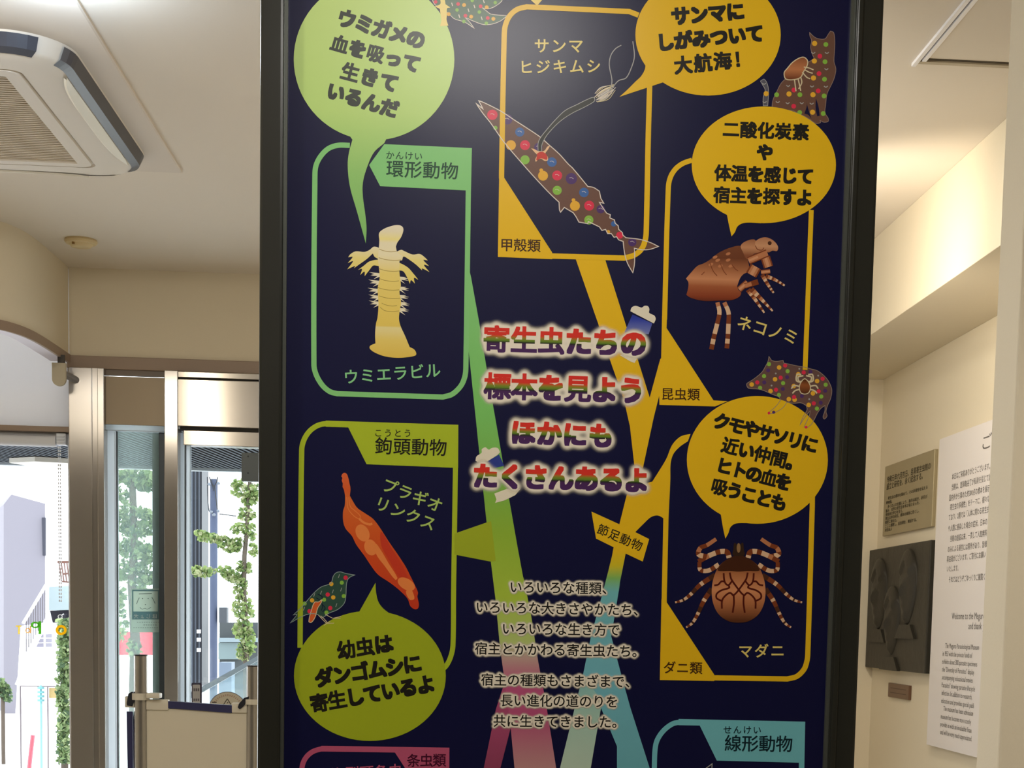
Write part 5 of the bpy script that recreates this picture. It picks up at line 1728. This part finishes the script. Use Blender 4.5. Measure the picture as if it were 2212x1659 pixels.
gp = tag(empty('clad_gate_wall', (at(415, 1400, 15).x, 15, -0.02)), 'black clad wall with grey pipes seen through the left side of the door', 'wall')
face_block('cladding', None, None, 15, [(366, 1000), (436, 1000), (436, 1482), (366, 1482)], 0.4, mat('black_cladding', (20, 23, 32), 0.5), gp)
for x, r in ((415, 0.010), (422, 0.007), (430, 0.006)):
    a_, b_ = at(x, 1000, 14.95), at(x, 1480, 14.95)
    MB().tube([tuple(a_), tuple(b_)], r, 8).build('pipe', mat('pipe_grey', (54, 60, 70), 0.4, 0.4), gp)
m = MB()
for y in (1360, 1378, 1400):
    px_prism(m, [(425, y), (432, y), (432, y + 8), (425, y + 8)], 14.9, 0.05)
m.build('meter_box', mat('meter_white', (206, 212, 216), 0.5), gp)
wp = face_block('wall_panel', 'white wall strip between the black wall and the utility pole', 'wall', 16, [(436, 1010), (454, 1010), (454, 1590), (436, 1590)], 0.3, mat('panel_white', (240, 244, 248), 0.7))

up = tag(empty('utility_pole', (at(462, 1400, 14).x, 14, -0.02)), 'blue grey utility pole with insulators seen through the door glass', 'utility pole')
a_ = at(462, 1035, 14)
MB().tube([(a_.x, 14, -0.02), (a_.x, 14, a_.z)], 0.033, 16).build('shaft', mat('pole_blue_grey', (62, 70, 92), 0.7, var=0.12, bscale=8), up, smooth=True)
m = MB()
for pts in ([(448, 1030), (449, 1075), (452, 1104), (460, 1110)], [(452, 1030), (458, 1045), (463, 1050), (468, 1040), (471, 1030)], [(470, 1105), (466, 1070), (464, 1050)], [(474, 1110), (510, 1115)], [(455, 1035), (462, 1060)]):
    P_ = [tuple(at(x, y, 13.95)) for x, y in smooth_path(pts, 4)]
    m.tube(P_, 0.005, 6)
m.build('cable', mat('cable_dark', (24, 26, 32), 0.5), up)
m = MB()
for x, y in ((452, 1046), (472, 1044), (456, 1106), (471, 1104), (462, 1112)):
    c_ = at(x, y, 13.94)
    MB().tube([(c_.x, c_.y, c_.z - 0.012), (c_.x, c_.y, c_.z), (c_.x, c_.y, c_.z + 0.012)], [0.010, 0.016, 0.010], 8).build('insulator', mat('insulator_grey', (96, 102, 112), 0.3), up)
face_block('lamp_box', None, None, 13.93, [(473, 1312), (490, 1312), (490, 1345), (473, 1345)], 0.1, mat('lamp_box_grey', (58, 62, 68), 0.6), up)

gh = tag(empty('grey_house', (at(510, 1400, 18).x, 18, -0.02)), 'grey building with a wide window behind the ivy covered trunk', 'building')
face_block('wall', None, None, 18, [(474, 1345), (620, 1345), (620, 1625), (474, 1625)], 3, mat('grey_house_wall', (58, 62, 64), 0.8), gh)
face_block('window_pane', None, None, 17.95, [(472, 1388), (515, 1388), (515, 1424), (472, 1424)], 0.04, mat('house_window', (96, 110, 112), 0.2), gh)
face_block('ledge', None, None, 17.9, [(472, 1378), (620, 1378), (620, 1387), (472, 1387)], 0.1, mat('ledge_pale', (112, 124, 130), 0.5), gh)
face_block('letter_box', 'pale blue grey box standing outside the door behind the glass railing', 'box', 13.4, [(473, 1431), (500, 1431), (500, 1712), (473, 1712)], 0.2, mat('box_pale_blue', (96, 108, 124), 0.6))

rd = tag(empty('red_sign', (at(315, 1400, 13).x, 13, -0.02)), 'pinkish red sign panel outside the sidelight, widened to stand for its reflections', 'sign')
face_block('panel', None, None, 13, [(228, 1312), (250, 1312), (250, 1365), (400, 1365), (400, 1415), (228, 1415)], 0.06, mat('sign_red', (190, 56, 74), 0.6), rd)  # left upright and right end imitate pink reflections beside the real sign
a_, b_ = at(390, 1415, 13), at(240, 1415, 13)
for q_ in (a_, b_):
    MB().box(q_.x - 0.02, q_.x + 0.02, 13.01, 13.05, -0.02, q_.z).build('post', mat('sign_post', (150, 150, 156), 0.5), rd)

gr = tag(empty('glass_handrail', (at(490, 1500, 9).x, 9, -0.02)), 'sloping grey handrail over a glass panel outside the door', 'handrail')
YH = 9.0
m = MB()
px_prism(m, [(400, 1500), (438, 1482), (531, 1431), (600, 1392), (600, 1402), (531, 1442), (438, 1495), (400, 1514)], YH, 0.05)
m.build('rail', mat('handrail_grey', (100, 108, 112), 0.4, 0.3), gr)
m = MB()
px_prism(m, [(438, 1496), (600, 1404), (600, 1600), (438, 1600)], YH + 0.02, 0.01)
m.build('glass_panel', glass_mat('railing_glass', (0.82, 0.9, 0.92), 0.05, 0.08), gr)
MB().box(at(600, 1400, YH).x, at(600, 1400, YH).x + 0.04, YH, YH + 0.05, -0.02, at(600, 1395, YH).z).build('post', mat('handrail_post', (160, 168, 172), 0.4, 0.3), gr)

fn = tag(empty('street_barrier', (at(100, 1490, 14).x, 14, -0.02)), 'low wire barrier with a pale yellow board outside the left window', 'barrier')
m = MB()
for pts, r in (([(44, 1482), (160, 1484)], 0.005),):
    m.tube([tuple(at(x, y, 14)) for x, y in pts], r, 6)
for x in (44, 103, 158):
    p_ = at(x, 1482, 14)
    m.tube([(p_.x, 14, -0.02), tuple(p_)], 0.006, 6)
m.build('wire_frame', mat('barrier_wire', (84, 76, 80), 0.5), fn)
m = MB()
px_prism(m, [(106, 1486), (160, 1486), (160, 1508), (106, 1508)], 14.02, 0.02)
m.build('board', mat('barrier_board', (150, 132, 84), 0.6), fn)
tp = tag(empty('teal_post', (at(88, 1500, 13).x, 13, -0.02)), 'teal ribbed post outside the left window', 'post')
p_ = at(88, 1480, 13)
MB().tube([(p_.x, 13, -0.02), tuple(p_)], 0.010, 8).build('shaft', mat('teal_paint', (116, 166, 170), 0.6), tp)
for k in range(4):
    zz = at(88, 1486 + k * 9, 13).z
    MB().tube([(p_.x, 13, zz - 0.008), (p_.x, 13, zz + 0.008)], 0.028, 10).build('collar', mat('teal_light', (96, 146, 150), 0.6), tp)
rp_ = tag(empty('red_pole', (at(66, 1640, 8.2).x, 8.2, -0.02)), 'slim pinkish red pole leaning outside the left window', 'pole')
MB().tube([(at(58, 1640, 8.2).x - 0.06, 8.2, -0.02), tuple(at(65, 1640, 8.2)), tuple(at(71, 1588, 8.2))], 0.011, 10).build('shaft', mat('pole_red', (206, 104, 118), 0.6), rp_)
gb_ = tag(empty('green_shrub', (at(10, 1480, 16).x, 16, -0.02)), 'small grey green shrub at the edge of the left window', 'shrub')
mb = MB()
for x, y in ((4, 1478), (14, 1490), (2, 1500), (16, 1505), (-8, 1490)):
    leaves(mb, at(x, y, 16), 10 * 16 / F, 12 * 16 / F, 0.06, 46, 0.05, rnd_)
mb.build('foliage', [LEAF[2], LEAF[0], LEAF[2]], gb_, recalc=False)
q_ = at(6, 1495, 16)
MB().tube([(q_.x, 16, -0.02), (q_.x, 16, q_.z)], 0.02, 8).build('stem', BARK, gb_)
